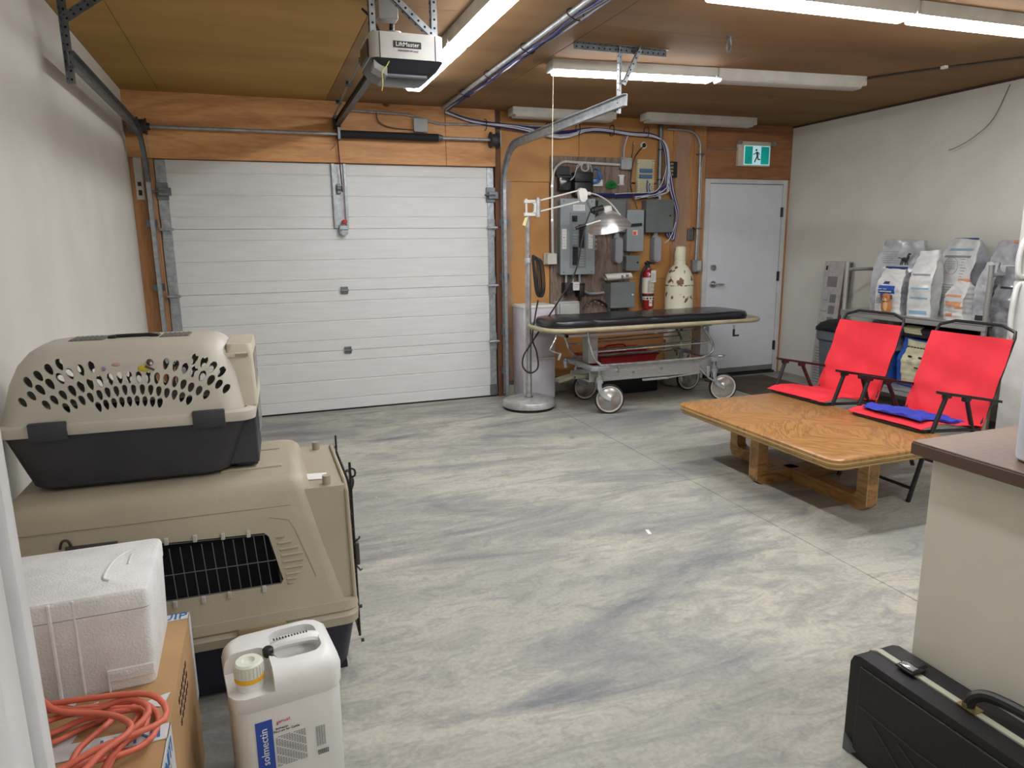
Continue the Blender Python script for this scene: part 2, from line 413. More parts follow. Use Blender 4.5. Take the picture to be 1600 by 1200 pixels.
def hinge(b, x, z, s):
    b.box(x-.035, x+.035, D-.012, D-.004, z-.075, z+.075, .003, 1)
    b.prism([(x-.035, z+.075), (x+.035, z+.075), (x, z+.11)], 'Y', D-.010, D-.004); b.prism([(x-.035, z-.075), (x, z-.11), (x+.035, z-.075)], 'Y', D-.010, D-.004)
    b.cyl((x-.05, D-.035, z), (x+.05, D-.035, z), .011, n=10); b.box(x-.03, x-.024, D-.04, D-.01, z-.02, z+.02); b.box(x+.024, x+.03, D-.04, D-.01, z-.02, z+.02)
    for dz in (-.05, .05): b.cyl((x, D-.018, z+dz), (x, D-.01, z+dz), .007, n=8)
for k in range(1, 4):
    for x in (gx0+.04, gx1-.03): P('roller_hinge', gd, galv, lambda b: hinge(b, x, zb[k], 1))
for x in (gx0+.04, gx1-.03):
    P('top_roller_bracket', gd, galvd, lambda b: (b.box(x-.045, x+.04, D-.02, D-.004, 1.80, 1.93, .002, 1), b.box(x-.03, x+.06, D-.05, D-.02, 1.83, 1.89, .002, 1), b.cyl((x-.07, D-.05, 1.86), (x+.03, D-.05, 1.86), .008, n=8)))
    P('bottom_bracket', gd, galvd, lambda b: b.box(x-.04, x+.035, D-.02, D-.004, .02, .12, .002, 1))
for z in zb[1:3]:
    P('centre_hinge', gd, galvd, lambda b: (b.box(.685, .745, D-.012, D+.002, z-.03, z+.03, .002, 1), b.cyl((.68, D-.02, z), (.75, D-.02, z), .008, n=10), b.box(.70, .73, D-.018, D-.01, z-.02, z+.02)))
ob = thing('opener_bracket', 'galvanised vertical bracket plate bolted to the garage door top section', 'bracket', (.72, D, 1.55))
P('plate', ob, galv, lambda b: b.box(.672, .775, D-.008, D+.001, 1.60, 2.10, .001, 1))
for x in (.664, .76): P('rail_channel', ob, galv, lambda b: (b.box(x, x+.024, D-.028, D-.006, 1.58, 2.104, .002, 1), b.box(x+.008, x+.016, D-.034, D-.028, 1.60, 2.09)))
P('clamp', ob, galv, lambda b: (b.box(.70, .77, D-.05, D-.01, 1.53, 1.60, .004, 1), b.cyl((.70, D-.055, 1.57), (.77, D-.055, 1.57), .008, n=8), b.box(.715, .755, D-.06, D-.05, 1.52, 1.56)))
P('release_handle', ob, G('red_plastic', (186, 50, 40), .4), lambda b: b.ball((.745, D-.05, 1.63), (.025, .012, .018), 8))
P('pivot', ob, galvd, lambda b: (b.cyl((.70, D-.04, 1.90), (.74, D-.04, 1.90), .02, n=10), b.box(.70, .73, D-.045, D-.01, 1.86, 1.94, .003, 1)))
T1('release_cord', 'dark red emergency release cord hanging from the opener rail', 'cord', [G('dark_red_cord', (86, 26, 26), .7), G('pale_red_cord', (170, 96, 84), .7)],
   lambda b: (b.tube([(.722, D-.10, 2.44), (.722, D-.09, 2.30), (.735, D-.07, 2.0), (.742, D-.06, 1.87)], .006, 6, 4), b.tube([(.725, D-.10, 2.43), (.705, D-.09, 2.34), (.715, D-.09, 2.26), (.66, D-.08, 2.20)], .003, 6, 4, mi=1), b.tube([(.745, D-.06, 1.9), (.747, D-.06, 1.63)], .0025, 6, mi=1)))

# torsion shaft over the door
ts = thing('torsion_shaft', 'long steel torsion shaft with cable drums above the garage door', 'shaft', (.7, D-.1, 2.3))
P('shaft', ts, galv, lambda b: b.cyl((-.76, D-.11, 2.325), (2.12, D-.11, 2.325), .0127, n=14))
P('spring_cover', ts, G('black_foam_sleeve', (20, 20, 24), .8, bump=.3), lambda b: b.cyl((.745, D-.11, 2.325), (1.56, D-.11, 2.325), .032, n=20), label='black sleeve over the spring')
P('winding_cone', ts, galvd, lambda b: b.cyl((1.56, D-.11, 2.325), (1.60, D-.11, 2.325), .034, .024))
P('centre_bearing', ts, galvd, lambda b: b.box(.72, .74, D-.16, D-.04, 2.28, 2.37))
for x in (-.70, 2.065):
    P('cable_drum', ts, G('cast_drum', (62, 60, 62), .6, .3), lambda b: (b.cyl((x-.035, D-.11, 2.325), (x-.028, D-.11, 2.325), .068), b.cyl((x-.028, D-.11, 2.325), (x+.02, D-.11, 2.325), .05), b.cyl((x+.02, D-.11, 2.325), (x+.028, D-.11, 2.325), .06), b.cyl((x+.028, D-.11, 2.325), (x+.05, D-.11, 2.325), .026)))
P('end_bearing_plate', ts, galvd, lambda b: (b.box(-.80, -.74, D-.15, D-.04, 2.28, 2.37, .002, 1), b.box(2.11, 2.118, D-.15, D-.04, 2.26, 2.40)))

# tracks
def track(name, label, x, s, zh, yend, xv):
    t = thing(name, label, 'track', (x, D-.08, 0))
    R = .36; y0 = D-.085; path = [(y0, .03), (y0, .8), (y0, zh-R)]
    for k in range(1, 9):
        a = PI/2*k/8; path.append((y0-R+R*math.cos(a), zh-R+R*math.sin(a)))
    path += [(y0-R-.7, zh), (yend, zh)]
    def run(b, pth):
        prof = [(-.034, .014), (-.034, -.014), (.034, -.014), (.034, .014), (.031, .014), (.031, -.011), (-.031, -.011), (-.031, .014)]
        R_ = []
        for i, (y, z) in enumerate(pth):
            a = pth[max(0, i-1)]; c = pth[min(len(pth)-1, i+1)]; d = Vector((c[0]-a[0], c[1]-a[1])).normalized(); n_ = Vector((-d.y, d.x))
            R_.append([(x+w*s, y+n_.x*u, z+n_.y*u) for u, w in prof])
        b.rings(R_)
    P('vertical_channel', t, galv, lambda b: run(b, path[:3]))
    P('curved_channel', t, galvd if s > 0 else galv, lambda b: run(b, path[2:11]))
    P('horizontal_channel', t, galvd if s > 0 else galv, lambda b: run(b, path[10:]))
    for z in (.25, .62, 1.13, 1.62): P('jamb_bracket', t, galvd, lambda b: (b.box(x-.02-.03*s, x+.02-.03*s, D-.075, D-.045, z-.03, z+.03, .002, 1), b.box(x-.03, x+.03, D-.047, D-.03, z-.03, z+.03), b.cyl((x-.01, D-.09, z), (x+.01, D-.09, z), .008)))
    return t
tl = track('door_track', 'dark galvanised curved track along the left wall', -.705, 1, 2.285, 3.87, 0)
tr = track('door_track', 'galvanised curved track hung right of the garage door', 2.155, -1, 2.265, 3.90, 0)
P('cable', tl, galvd, lambda b: b.cyl((-.66, D-.05, .1), (-.68, D-.10, 2.28), .002, n=6))
P('warning_label', tl, [G('tape_white', (214, 212, 204), .6), print_black], lambda b: (b.box(-.80, -.745, D-.034, D-.031, 1.80, 2.13), b.box(-.785, -.76, D-.036, D-.034, 1.83, 1.87, mi=1), b.box(-.785, -.76, D-.036, D-.034, 1.90, 1.93, mi=1)), label='white printed warning strip')
def angle(b, p0, p1, w=.032, t=.003, holes=0, ax=Vector((1, 0, 0)), up=Vector((0, 1, 0))):
    """perforated angle iron: two flanges with dark dots for its holes"""
    p0, p1 = Vector(p0), Vector(p1); d = (p1-p0); L = d.length; d.normalize()
    a = (ax-d*ax.dot(d)).normalized(); c = d.cross(a).normalized()
    if c.dot(up) < 0: c = -c
    for q, e in ((a, c), (c, a)):
        pts = [p0+e*0, p0+q*w, p0+q*w+e*t, p0+e*t]
        b.rings([[v for v in pts], [v+d*L for v in pts]])
    n = int(L/.035)
    for k in range(n):
        o = p0+d*(L*(k+.5)/n)
        for q, e in ((a, c), (c, a)):
            cc = o+q*w*.55; b.cyl(cc-e*.0012, cc+e*(t+.0012), .0055, n=8, mi=1)
PM = [galv, darkhole]; PMd = [galvd, darkhole]
X_, Y_ = Vector((1, 0, 0)), Vector((0, 1, 0))
hl = thing('track_hanger', 'perforated angle hanger holding the left track near the ceiling corner', 'hanger', (-.71, 3.9, H))
P('upright', hl, PMd, lambda b: angle(b, (-.735, 3.90, 2.18), (-.735, 3.90, H), ax=X_, up=-Y_))
P('brace', hl, PMd, lambda b: angle(b, (-.73, 3.89, 2.46), (-.55, 3.89, H-.002), ax=X_, up=-Y_))
hr = thing('track_hanger', 'perforated angle hanger holding the right track below the ceiling', 'hanger', (2.18, 4.02, H))
P('ceiling_angle', hr, PMd, lambda b: angle(b, (1.87, 4.02, H-.001), (2.50, 4.02, H-.001), w=.036, ax=-Y_, up=Vector((0, 0, -1))))
P('upright', hr, PM, lambda b: angle(b, (2.165, 4.03, 2.21), (2.165, 4.03, H), ax=X_, up=-Y_))
P('brace', hr, PM, lambda b: angle(b, (2.18, 4.0, 2.38), (2.29, 4.0, H-.002), ax=X_, up=-Y_))

# opener
op = thing('garage_door_opener', 'grey and dark ceiling mounted garage door opener with straps', 'opener', (.73, 3.5, 2.16))
ogrey = G('opener_shell_grey', (196, 194, 188), .4); odark = G('opener_dark_plastic', (34, 35, 44), .3)
P('housing', op, ogrey, lambda b: b.rings([[(x, y, z) for x, y in rrect(.170, .17, .05, 5, .735, 3.52)] for z in (2.262, 2.272, 2.36, 2.372)]))
P('seam', op, print_black, lambda b: (b.box(.605, .608, 3.3485, 3.352, 2.263, 2.368), b.box(.86, .863, 3.3485, 3.352, 2.263, 2.368)))
P('light_lens', op, odark, lambda b: b.rings([[(x, y, z) for x, y in rrect(hx, hy, .04, 5, .735, 3.52)] for hx, hy, z in ((.105, .11, 2.195), (.145, .15, 2.228), (.169, .169, 2.263))]))
P('front_lip', op, G('opener_mid_grey', (92, 94, 104), .35), lambda b: b.box(.64, .83, 3.395, 3.41, 2.193, 2.208, .003, 1))
P('side_cover', op, odark, lambda b: b.box(.558, .568, 3.40, 3.62, 2.27, 2.35, .004, 1))
P('lower_flap', op, G('flap_grey', (160, 160, 158), .5), lambda b: b.hexa([(.58, 3.37, 2.222), (.64, 3.38, 2.192), (.64, 3.47, 2.192), (.58, 3.47, 2.222), (.58, 3.37, 2.262), (.64, 3.37, 2.232), (.64, 3.47, 2.232), (.58, 3.47, 2.262)]))
P('name_plate', op, print_black, lambda b: b.box(.668, .795, 3.3475, 3.351, 2.308, 2.336))
P('lettering', op, [G('print_white', (235, 235, 230), .5), print_grey], lambda b: (b.text('LiftMaster', .0265, front(.7315, 3.347, 2.322)), b.text('POWERED BY myQ', .011, front(.735, 3.349, 2.296), mi=1)))
P('top_bracket', op, galv, lambda b: (b.box(.63, .80, 3.40, 3.62, 2.372, 2.385, .002, 1), b.cyl((.70, 3.5, 2.385), (.70, 3.5, 2.41), .04, n=18)))
for x in (.575, .862): P('strap', op, PM, lambda b: angle(b, (x, 3.42, 2.33), (x, 3.42, H), w=.03, ax=X_, up=Y_))
P('diagonal_strap', op, PM, lambda b: angle(b, (.60, 3.40, H-.002), (.86, 3.40, 2.37), w=.03, ax=X_, up=Y_))
P('cord_plug', op, black, lambda b: b.cyl((.70, 3.55, 2.39), (.705, 3.55, 2.46), .012))
P('power_lead', op, black, lambda b: b.tube([(.56, 3.5, 2.5), (.60, 3.47, 2.45), (.635, 3.45, 2.38)], .006, 6, 4))
T1('ceiling_outlet', 'clear covered outlet box on the ceiling above the garage door opener', 'outlet', G('clear_box_grey', (150, 150, 146), .3), lambda b: b.box(.65, .75, 3.60, 3.68, 2.50, H, .006, 1))
P('pull_string', op, G('yellow_string', (206, 196, 96), .7), lambda b: b.tube([(.648, 3.36, 2.25), (.632, 3.35, 2.225), (.612, 3.35, 2.20), (.612, 3.35, 2.15), (.606, 3.35, 2.12)], .0022, 6, 4))
ra = thing('opener_rail', 'long black steel opener rail running back to the header', 'rail', (.72, 5, 2.42))
P('rail', ra, G('black_steel_rail', (44, 46, 50), .4, .7), lambda b: (b.box(.705, .735, 3.66, 6.1, 2.425, 2.432), b.box(.716, .724, 3.66, 6.1, 2.385, 2.43), b.box(.700, .740, 3.66, 6.1, 2.378, 2.386)))
P('end_bracket', ra, black, lambda b: (b.box(.695, .745, 6.02, 6.145, 2.37, 2.46, .004, 1), b.cyl((.70, 6.03, 2.40), (.74, 6.03, 2.40), .03)))
P('taped_cable', ra, film and G('pale_wrapped_cable', (150, 142, 126), .4), lambda b: b.tube([(.66, 3.9, 2.47), (.67, 4.6, 2.475), (.69, 5.4, 2.47), (.70, 6.05, 2.46)], .009, 6, 3))
for y in (4.3, 4.9, 5.5): P('cable_tie', ra, black, lambda b: b.box(.655, .70, y, y+.008, 2.45, 2.485))

# ------------------------------------------------------------------ ceiling lights
def fixture(name, label, p, yaw, L, on, group=None):
    """p = start of the centre line, runs along +X turned by yaw"""
    t = thing(name, label, 'ceiling light', (p[0], p[1], H), yaw, group)
    w, h = .066, .062
    prof = [(-w, 0), (-w, -h*.62), (-w*.86, -h), (w*.86, -h), (w, -h*.62), (w, 0)]
    P('lamp_housing', t, housing, lambda b: (b.rings([[(x, y, z) for y, z in prof] for x in (.012, L-.012)]),
        b.box(0, .014, -w-.002, w+.002, -h-.002, 0, .004, 2), b.box(L-.014, L, -w-.002, w+.002, -h-.002, 0, .004, 2)), local=True)
    P('diffuser', t, lamp_on if on else diff_off, lambda b: b.rings([[(x, -w*.84, -h-.0005), (x, -w*.80, -h-.012), (x, -w*.6, -h-.02), (x, w*.6, -h-.02), (x, w*.80, -h-.012), (x, w*.84, -h-.0005)] for x in (.03, L-.03)]), local=True)
    return t
L4 = 1.19
fixture('ceiling_light', 'lit strip light end to end behind the opener, nearest the garage door', (1.17, 4.04, 0), PI/2, L4, True)
fixture('ceiling_light', 'lit strip light right of the opener, leaving the top of the photo', (1.17, 2.84, 0), PI/2, L4, True)
fixture('ceiling_light', 'lit strip light overhead, in line with those by the opener but out of the photo', (1.17, 1.2, 0), PI/2, L4, True)
fixture('ceiling_light', 'lit strip light with a pull cord, crossing the ceiling behind the track hanger', (1.90, 4.45, 0), -.085, L4, True)
fixture('ceiling_light', 'unlit strip light joined to the right end of the lit one with the pull cord', (1.90+1.195*math.cos(.085), 4.45-1.195*math.sin(.085), 0), -.085, L4+.02, False)
fixture('ceiling_light', 'lit strip light across the top edge of the photo, left of the dark joint', (2.02, 2.92, 0), -.02, 1.19, True)
fixture('ceiling_light', 'lit strip light in the top right corner of the photo', (3.215, 2.896, 0), -.02, 1.19, True)
fixture('ceiling_light', 'unlit strip light above the electrical boxes near the exit sign', (3.47, 5.93, 0), -.02, 1.2, False)
fixture('ceiling_light', 'unlit strip light against the header left of the electrical boxes', (2.20, 6.02, 0), -.01, 1.0, False)
fixture('ceiling_light', 'left strip light of the row over the counter, out of the photo', (1.9, .6, 0), 0, 1.19, True)
fixture('ceiling_light', 'right strip light of the row over the counter, out of the photo', (3.1, .6, 0), 0, 1.19, True)
fixture('ceiling_light', 'added unseen strip light behind the photographer, nearer one', (-.2, -.9, 0), 0, 1.19, True)  # this and the next two: unseen fixtures added to brighten the near end
fixture('ceiling_light', 'added unseen strip light behind the photographer, farther one', (-.2, -2.3, 0), 0, 1.19, True)
fixture('ceiling_light', 'added unseen strip light behind the photographer on the counter side', (2.2, -1.6, 0), 0, 1.19, True)
pc = thing('pull_cord', 'thin white pull cord with beads hanging from the lit strip light', 'cord', (1.895, 4.4, 1.57))
P('string', pc, G('off_white_cord', (226, 216, 190), .7), lambda b: b.cyl((1.905, 4.40, 2.53), (1.893, 4.40, 1.58), .0022, n=6))
for z in (1.80, 1.58): P('bead', pc, white_pl, lambda b: b.ball((1.895, 4.40, z), (.008, .008, .012), 8))

# small ceiling bits
T1('ceiling_hook', 'small grey bracket screwed to the ceiling right of the track hanger', 'bracket', galvd, lambda b: (b.box(2.66, 2.70, 3.62, 3.64, H-.004, H), b.tube([(2.68, 3.63, H), (2.66, 3.63, H-.05), (2.67, 3.63, H-.09), (2.69, 3.63, H-.05), (2.68, 3.63, H)], .005, 6, 4)))
T1('wall_wire', 'loose dark wire curling out of the right wall near the ceiling', 'wire', print_grey, lambda b: b.tube([(XR-.005, 3.92, 2.55), (XR-.03, 4.0, 2.32), (XR-.06, 4.12, 2.20), (XR-.07, 4.25, 2.14), (XR-.05, 4.33, 2.13)], .0035, 6, 5))
cc = thing('ceiling_cable', 'dark cable clipped across the ceiling to a clear box at the right', 'cable', (4.6, 3.8, H))
P('cable', cc, G('dark_cable', (58, 50, 46), .6), lambda b: b.tube([(4.28, 4.25, H-.01), (4.45, 3.98, H-.008), (4.70, 3.62, H-.008), (4.95, 3.28, H-.01)], .008, 6, 4))
P('clip', cc, white_pl, lambda b: b.box(4.54, 4.57, 3.76, 3.80, H-.02, H, .003, 1))
P('clear_box', cc, G('clear_box_grey', (150, 150, 146), .3), lambda b: b.box(4.93, 5.03, 3.14, 3.26, H-.05, H, .01, 2))

# conduit + blue cable bundle along the ceiling
navy = G('navy_cable', (40, 42, 96), .5); wcab = G('white_cable', (196, 198, 206), .5); gcab = G('grey_cable', (120, 124, 140), .5)
cb = thing('ceiling_conduit', 'steel conduit with navy and white cables tied along the ceiling', 'conduit', (1.6, 4, H))
P('conduit', cb, galv, lambda b: b.cyl((1.585, 2.2, H-.03), (1.60, 6.05, H-.03), .014, n=12))
for k, m_ in enumerate((navy, navy, wcab, navy, gcab)):
    P('cable', cb, m_, lambda b: b.tube([(1.612+.008*k+random.uniform(-.004, .006), 2.2+.32*q, H-.03-random.uniform(.0, .03)) for q in range(13)], .006, 6, 3))
for y in (2.9, 3.45, 4.1, 4.8, 5.4): P('cable_tie', cb, black, lambda b: b.tube([(1.567, y, H-.03), (1.6, y, H-.052), (1.64, y, H-.06), (1.66, y, H-.03), (1.62, y, H-.008), (1.58, y, H-.01)], .0035, 5, 3, closed=True))
wbun = thing('wall_cable_bundle', 'thick bundle of navy and white cables along the top of the back wall', 'cables', (2.7, D-.06, 2.45))
for k in range(9):
    m_ = (navy, wcab, navy, gcab, navy, wcab, navy, navy, wcab)[k]; r = random.uniform
    o = (k % 3)*.011, (k//3)*.012
    P('cable', wbun, m_, lambda b: b.tube([(1.63, D-.10-o[0], 2.545-o[1]*.6), (1.9, D-.06-o[0], 2.49-o[1]+r(-.01, .01)), (2.3, D-.05-o[0], 2.46-o[1]+r(-.015, .01)), (2.72, D-.05-o[0], 2.43-o[1]+r(-.05, .015)),
        (3.05, D-.05-o[0], 2.47-o[1]+r(-.01, .01)), (3.45, D-.05-o[0], 2.45-o[1]), (3.68, D-.06-o[0], 2.44-o[1]), (3.80+o[1], D-.06-o[0], 2.36), (3.845+o[1], D-.06-o[0], 2.2), (3.845+o[1], D-.06-o[0], 2.0), (3.80+r(-.1, .06), D-.06-o[0], 1.90), (3.7+r(-.2, .1), D-.05-o[0], 1.85+r(-.01, .03))], .0062, 6, 4))
for x in (2.0, 2.6, 2.9, 3.25, 3.62): P('cable_tie', wbun, black, lambda b: b.tube([(x, D-.025, 2.50), (x, D-.10, 2.49), (x, D-.10, 2.42), (x, D-.03, 2.42)], .004, 5, 3, closed=True))
hc = thing('header_conduit', 'thin steel conduit bent down along the garage door header', 'conduit', (1.3, D-.07, 2.5))
P('conduit', hc, galv, lambda b: b.tube([(.80, D-.08, 2.52), (1.25, D-.07, 2.51), (1.36, D-.06, 2.50), (1.55, D-.06, 2.455), (1.7, D-.06, 2.45), (2.7, D-.06, 2.475)], .010, 8, 3))
P('flex_cable', hc, G('tan_cable', (104, 80, 62), .6), lambda b: b.tube([(1.05, D-.08, 2.515), (1.07, D-.07, 2.44), (1.17, D-.06, 2.40), (1.37, D-.05, 2.39)], .006, 6, 4))
jb = thing('junction_box', 'square grey metal junction box on the header above the garage door', 'junction box', (1.42, D-.07, 2.37))
P('box', jb, galv, lambda b: b.box(1.365, 1.475, D-.09, D-.045, 2.375, 2.475, .003, 1))
P('cover', jb, G('grey_cover_plate', (158, 162, 160), .5), lambda b: b.box(1.36, 1.48, D-.095, D-.09, 2.37, 2.48, .003, 1))

# vertical conduits
vc = thing('large_conduit', 'thick grey steel conduit dropping from the ceiling to the grey boxes', 'conduit', (3.79, D-.03, 1.8))
P('pipe', vc, galvd, lambda b: b.cyl((3.80, D-.03, 1.82), (3.80, D-.03, 2.56), .022))
P('coupling', vc, galv, lambda b: b.cyl((3.80, D-.03, 1.82), (3.80, D-.03, 1.92), .03))
for z in (2.02, 2.30): P('strap', vc, black, lambda b: b.cyl((3.80, D-.03, z), (3.80, D-.03, z+.012), .026))
dc = thing('door_conduit', 'pair of steel conduits bent down beside the white door to a box', 'conduit', (4.26, D-.04, 1.2))
P('conduit', dc, galv, lambda b: b.tube([(3.86, D-.04, 2.50), (4.02, D-.04, 2.50), (4.16, D-.04, 2.48), (4.235, D-.04, 2.40), (4.25, D-.04, 2.25), (4.25, D-.04, 1.6), (4.245, D-.04, 1.24)], .0115, 8, 4))
P('cable', dc, G('armoured_cable', (150, 146, 140), .4, .4), lambda b: b.tube([(4.70, D-.02, 2.345), (4.45, D-.02, 2.345), (4.33, D-.025, 2.31), (4.283, D-.03, 2.2), (4.28, D-.03, 1.9), (4.275, D-.03, 1.24)], .007, 6, 4))
P('outlet_box', dc, galv, lambda b: b.box(4.205, 4.30, D-.06, D-.008, 1.12, 1.245, .006, 1))
P('outlet_cover', dc, G('outlet_grey', (176, 176, 172), .5), lambda b: b.box(4.25, 4.298, D-.068, D-.06, 1.135, 1.235, .004, 1))
for z in (2.27, 1.55): P('strap', dc, galvd, lambda b: b.box(4.225, 4.295, D-.054, D-.008, z, z+.014, .003, 1))
T1('wall_switch', 'small grey toggle plate right of the tall cream cylinder', 'switch', [galvd, print_black], lambda b: (b.box(4.15, 4.215, D-.03, D-.006, 1.44, 1.56, .004, 1), b.box(4.212, 4.218, D-.034, D-.006, 1.44, 1.57, mi=1)))

# exit sign
ex = thing('exit_sign', 'lit green running man exit sign with two round lamps above the door', 'sign', (4.9, D, 2.17))
P('housing', ex, cream, lambda b: b.box(4.70, 5.10, D-.05, D-.008, 2.175, 2.42, .006, 2))
greenm = mat('exit_green', (0, 158, 148), .4, c2=(0, 140, 132), emit=.16); exw = mat('exit_white', (190, 228, 235), .4, c2=(190, 228, 235), emit=.18)
P('border', ex, exw, lambda b: b.box(4.765, 5.085, D-.053, D-.049, 2.19, 2.378))
P('panel', ex, greenm, lambda b: b.box(4.775, 5.075, D-.055, D-.052, 2.198, 2.370))
P('doorway', ex, exw, lambda b: b.box(4.868, 4.972, D-.057, D-.054, 2.198, 2.370))
def runner(b):
    y = D-.059; b.cyl((4.912, y, 2.335), (4.912, y+.002, 2.335), .0105, n=14)
    def limb(pts, w):
        for (x0, z0), (x1, z1) in zip(pts, pts[1:]):
            d = Vector((x1-x0, z1-z0)); d.normalize(); n = Vector((-d.y, d.x))*w
            b.prism([(x0+n.x, z0+n.y), (x0-n.x, z0-n.y), (x1-n.x, z1-n.y), (x1+n.x, z1+n.y)], 'Y', y, y+.002)
    limb([(4.918, 2.318), (4.930, 2.275)], .011); limb([(4.915, 2.314), (4.892, 2.296), (4.874, 2.293)], .004); limb([(4.925, 2.316), (4.945, 2.305), (4.952, 2.290)], .004)
    limb([(4.924, 2.275), (4.908, 2.243), (4.895, 2.215)], .006); limb([(4.932, 2.275), (4.934, 2.245), (4.964, 2.243)], .006)
P('running_figure', ex, G('exit_dark_green', (6, 62, 66), .5), runner)
for x, z in ((4.715, 2.405), (5.13, 2.40)):
    P('lamp_head', ex, [G('lamp_head_grey', (150, 146, 136), .4), chrome], lambda b: (b.cyl((x, D-.06, z), (x, D-.02, z), .024, n=20), b.cyl((x, D-.064, z), (x, D-.06, z), .014, n=16, mi=1)))
P('indicator', ex, G('indicator_white', (255, 214, 196), .4), lambda b: b.cyl((4.722, D-.053, 2.345), (4.722, D-.05, 2.345), .006))

# man door
md = struct('door_2', (4.86, D, 0))
for x0, x1, z0, z1 in ((4.347, 4.40, 0, 2.05), (5.318, 5.37, 0, 2.05), (4.40, 5.318, 2.005, 2.05)): P('door_frame', md, paint_white, lambda b: b.box(x0, x1, D-.022, D+.02, z0, z1, .003, 1))
P('door_leaf', md, G('door_leaf_white', (210, 213, 218), .4, c2=(206, 209, 214)), lambda b: b.box(4.406, 5.314, D-.012, D+.02, .075, 2.0, .003, 1))
P('door_sweep', md, G('sweep_grey', (128, 128, 126), .5, .3), lambda b: b.box(4.41, 5.31, D-.018, D+.01, .03, .085, .003, 1))
P('threshold', md, rubber, lambda b: b.box(4.40, 5.318, D-.05, D+.02, 0, .022, .003, 1))
for z in (1.72, 1.05, .30): P('hinge', md, G('hinge_steel', (70, 72, 78), .4, .7), lambda b: (b.cyl((5.316, D-.026, z-.05), (5.316, D-.026, z+.05), .009, n=10), b.box(5.30, 5.325, D-.024, D-.012, z-.05, z+.05)))
P('lever_handle', md, chrome, lambda b: (b.cyl((4.475, D-.035, .99), (4.475, D-.012, .99), .034, n=20), b.cyl((4.475, D-.065, .99), (4.475, D-.035, .99), .013, n=12), b.tube([(4.475, D-.062, .99), (4.53, D-.064, .988), (4.595, D-.055, .985)], .009, 8, 3)))
P('deadbolt', md, chrome, lambda b: (b.cyl((4.475, D-.032, 1.16), (4.475, D-.012, 1.16), .03, n=20), b.box(4.458, 4.492, D-.045, D-.03, 1.155, 1.165, .002, 1)))
T1('floor_mat', 'dark brown rubber mat on the floor in front of the white door', 'mat', G('mat_brown', (88, 78, 64), .9, c2=(66, 58, 46), scale=5, bump=.3, bscale=200), lambda b: b.box(4.32, 5.06, 4.90, 6.02, 0, .012, .004, 1))

# ------------------------------------------------------------------ electrical wall
ep = thing('breaker_panel', 'large open grey breaker panel behind the lamp arm', 'electrical panel', (2.88, D, 1.13))
P('cabinet', ep, greybox, lambda b: b.box(2.715, 3.055, D-.10, D-.0145, 1.145, 1.825, .003, 1))
P('cover_plate', ep, panelgrey, lambda b: b.box(2.705, 3.065, D-.106, D-.10, 1.135, 1.835, .004, 1))
P('inner_trim', ep, G('panel_inner', (122, 130, 134), .4), lambda b: b.box(2.80, 2.97, D-.112, D-.105, 1.20, 1.71, .003, 1))
for x0, z0, z1 in ((2.828, 1.225, 1.395), (2.893, 1.385, 1.60)):
    P('breaker_row', ep, [black, greybox], lambda b: [b.box(x0, x0+.052, D-.124, D-.11, z0+(z1-z0)*k/8+.001, z0+(z1-z0)*(k+1)/8-.001, .002, 1) or b.box(x0+.015, x0+.037, D-.130, D-.122, z0+(z1-z0)*(k+.35)/8, z0+(z1-z0)*(k+.65)/8, mi=0) for k in range(8)])
for x0, z0, z1 in ((2.828, 1.41, 1.60), (2.893, 1.21, 1.375)):
    P('blank_row', ep, panelgrey, lambda b: [b.box(x0, x0+.052, D-.119, D-.11, z0+(z1-z0)*k/7+.002, z0+(z1-z0)*(k+1)/7-.002, .002, 1) for k in range(7)])
P('main_breaker', ep, black, lambda b: (b.box(2.82, 2.872, D-.122, D-.105, 1.625, 1.68, .003, 1), b.box(2.835, 2.855, D-.134, D-.12, 1.64, 1.665)))
for x0, x1, z0, z1 in ((2.722, 2.768, 1.375, 1.56), (2.995, 3.04, 1.375, 1.56), (2.835, 2.955, 1.725, 1.78)):
    P('printed_label', ep, [white_pl, print_grey], lambda b: (b.box(x0, x1, D-.1075, D-.106, z0, z1), [b.box(x0+.006, x1-.008, D-.108, D-.1074, z0+(z1-z0)*q/7, z0+(z1-z0)*q/7+.002, mi=1) for q in range(1, 7)]))
P('screw', ep, print_black, lambda b: [b.cyl((x, D-.109, z), (x, D-.105, z), .005, n=8) for x in (2.74, 3.03) for z in (1.16, 1.48, 1.81)])
P('knockout_slot', ep, white_pl, lambda b: b.hexa([(2.945, D-.108, 1.245), (2.955, D-.108, 1.24), (2.955, D-.106, 1.24), (2.945, D-.106, 1.245), (2.925, D-.108, 1.262), (2.935, D-.108, 1.265), (2.935, D-.106, 1.265), (2.925, D-.106, 1.262)]))
for x in (2.785, 2.858): P('nipple', ep, galv, lambda b: b.cyl((x, D-.06, 1.06), (x, D-.06, 1.14), .012, n=10))
P('bent_conduit', ep, galv, lambda b: b.tube([(2.925, D-.06, 1.14), (2.928, D-.06, 1.07), (2.955, D-.06, 1.0), (3.01, D-.06, .955), (3.08, D-.06, .945), (3.19, D-.06, .95)], .014, 10, 4))
def ebox(name, label, cat, x0, x1, z0, z1, d=.09, knob=None, m=greybox, extra=None):
    t = thing(name, label, cat, ((x0+x1)/2, D, z0))
    P('cabinet', t, m, lambda b: b.box(x0+.006, x1-.006, D-d, D-.002, z0+.006, z1-.006, .003, 1))
    P('cover', t, m, lambda b: b.box(x0, x1, D-d-.006, D-d, z0, z1, .004, 1))
    if knob: P('latch', t, knob[2] if len(knob) > 2 else black, lambda b: b.cyl((knob[0], D-d-.012, knob[1]), (knob[0], D-d-.005, knob[1]), .009, n=12))
    if extra: extra(t)
    return t
gb2 = G('grey_enamel_shaded', (100, 106, 104), .45)
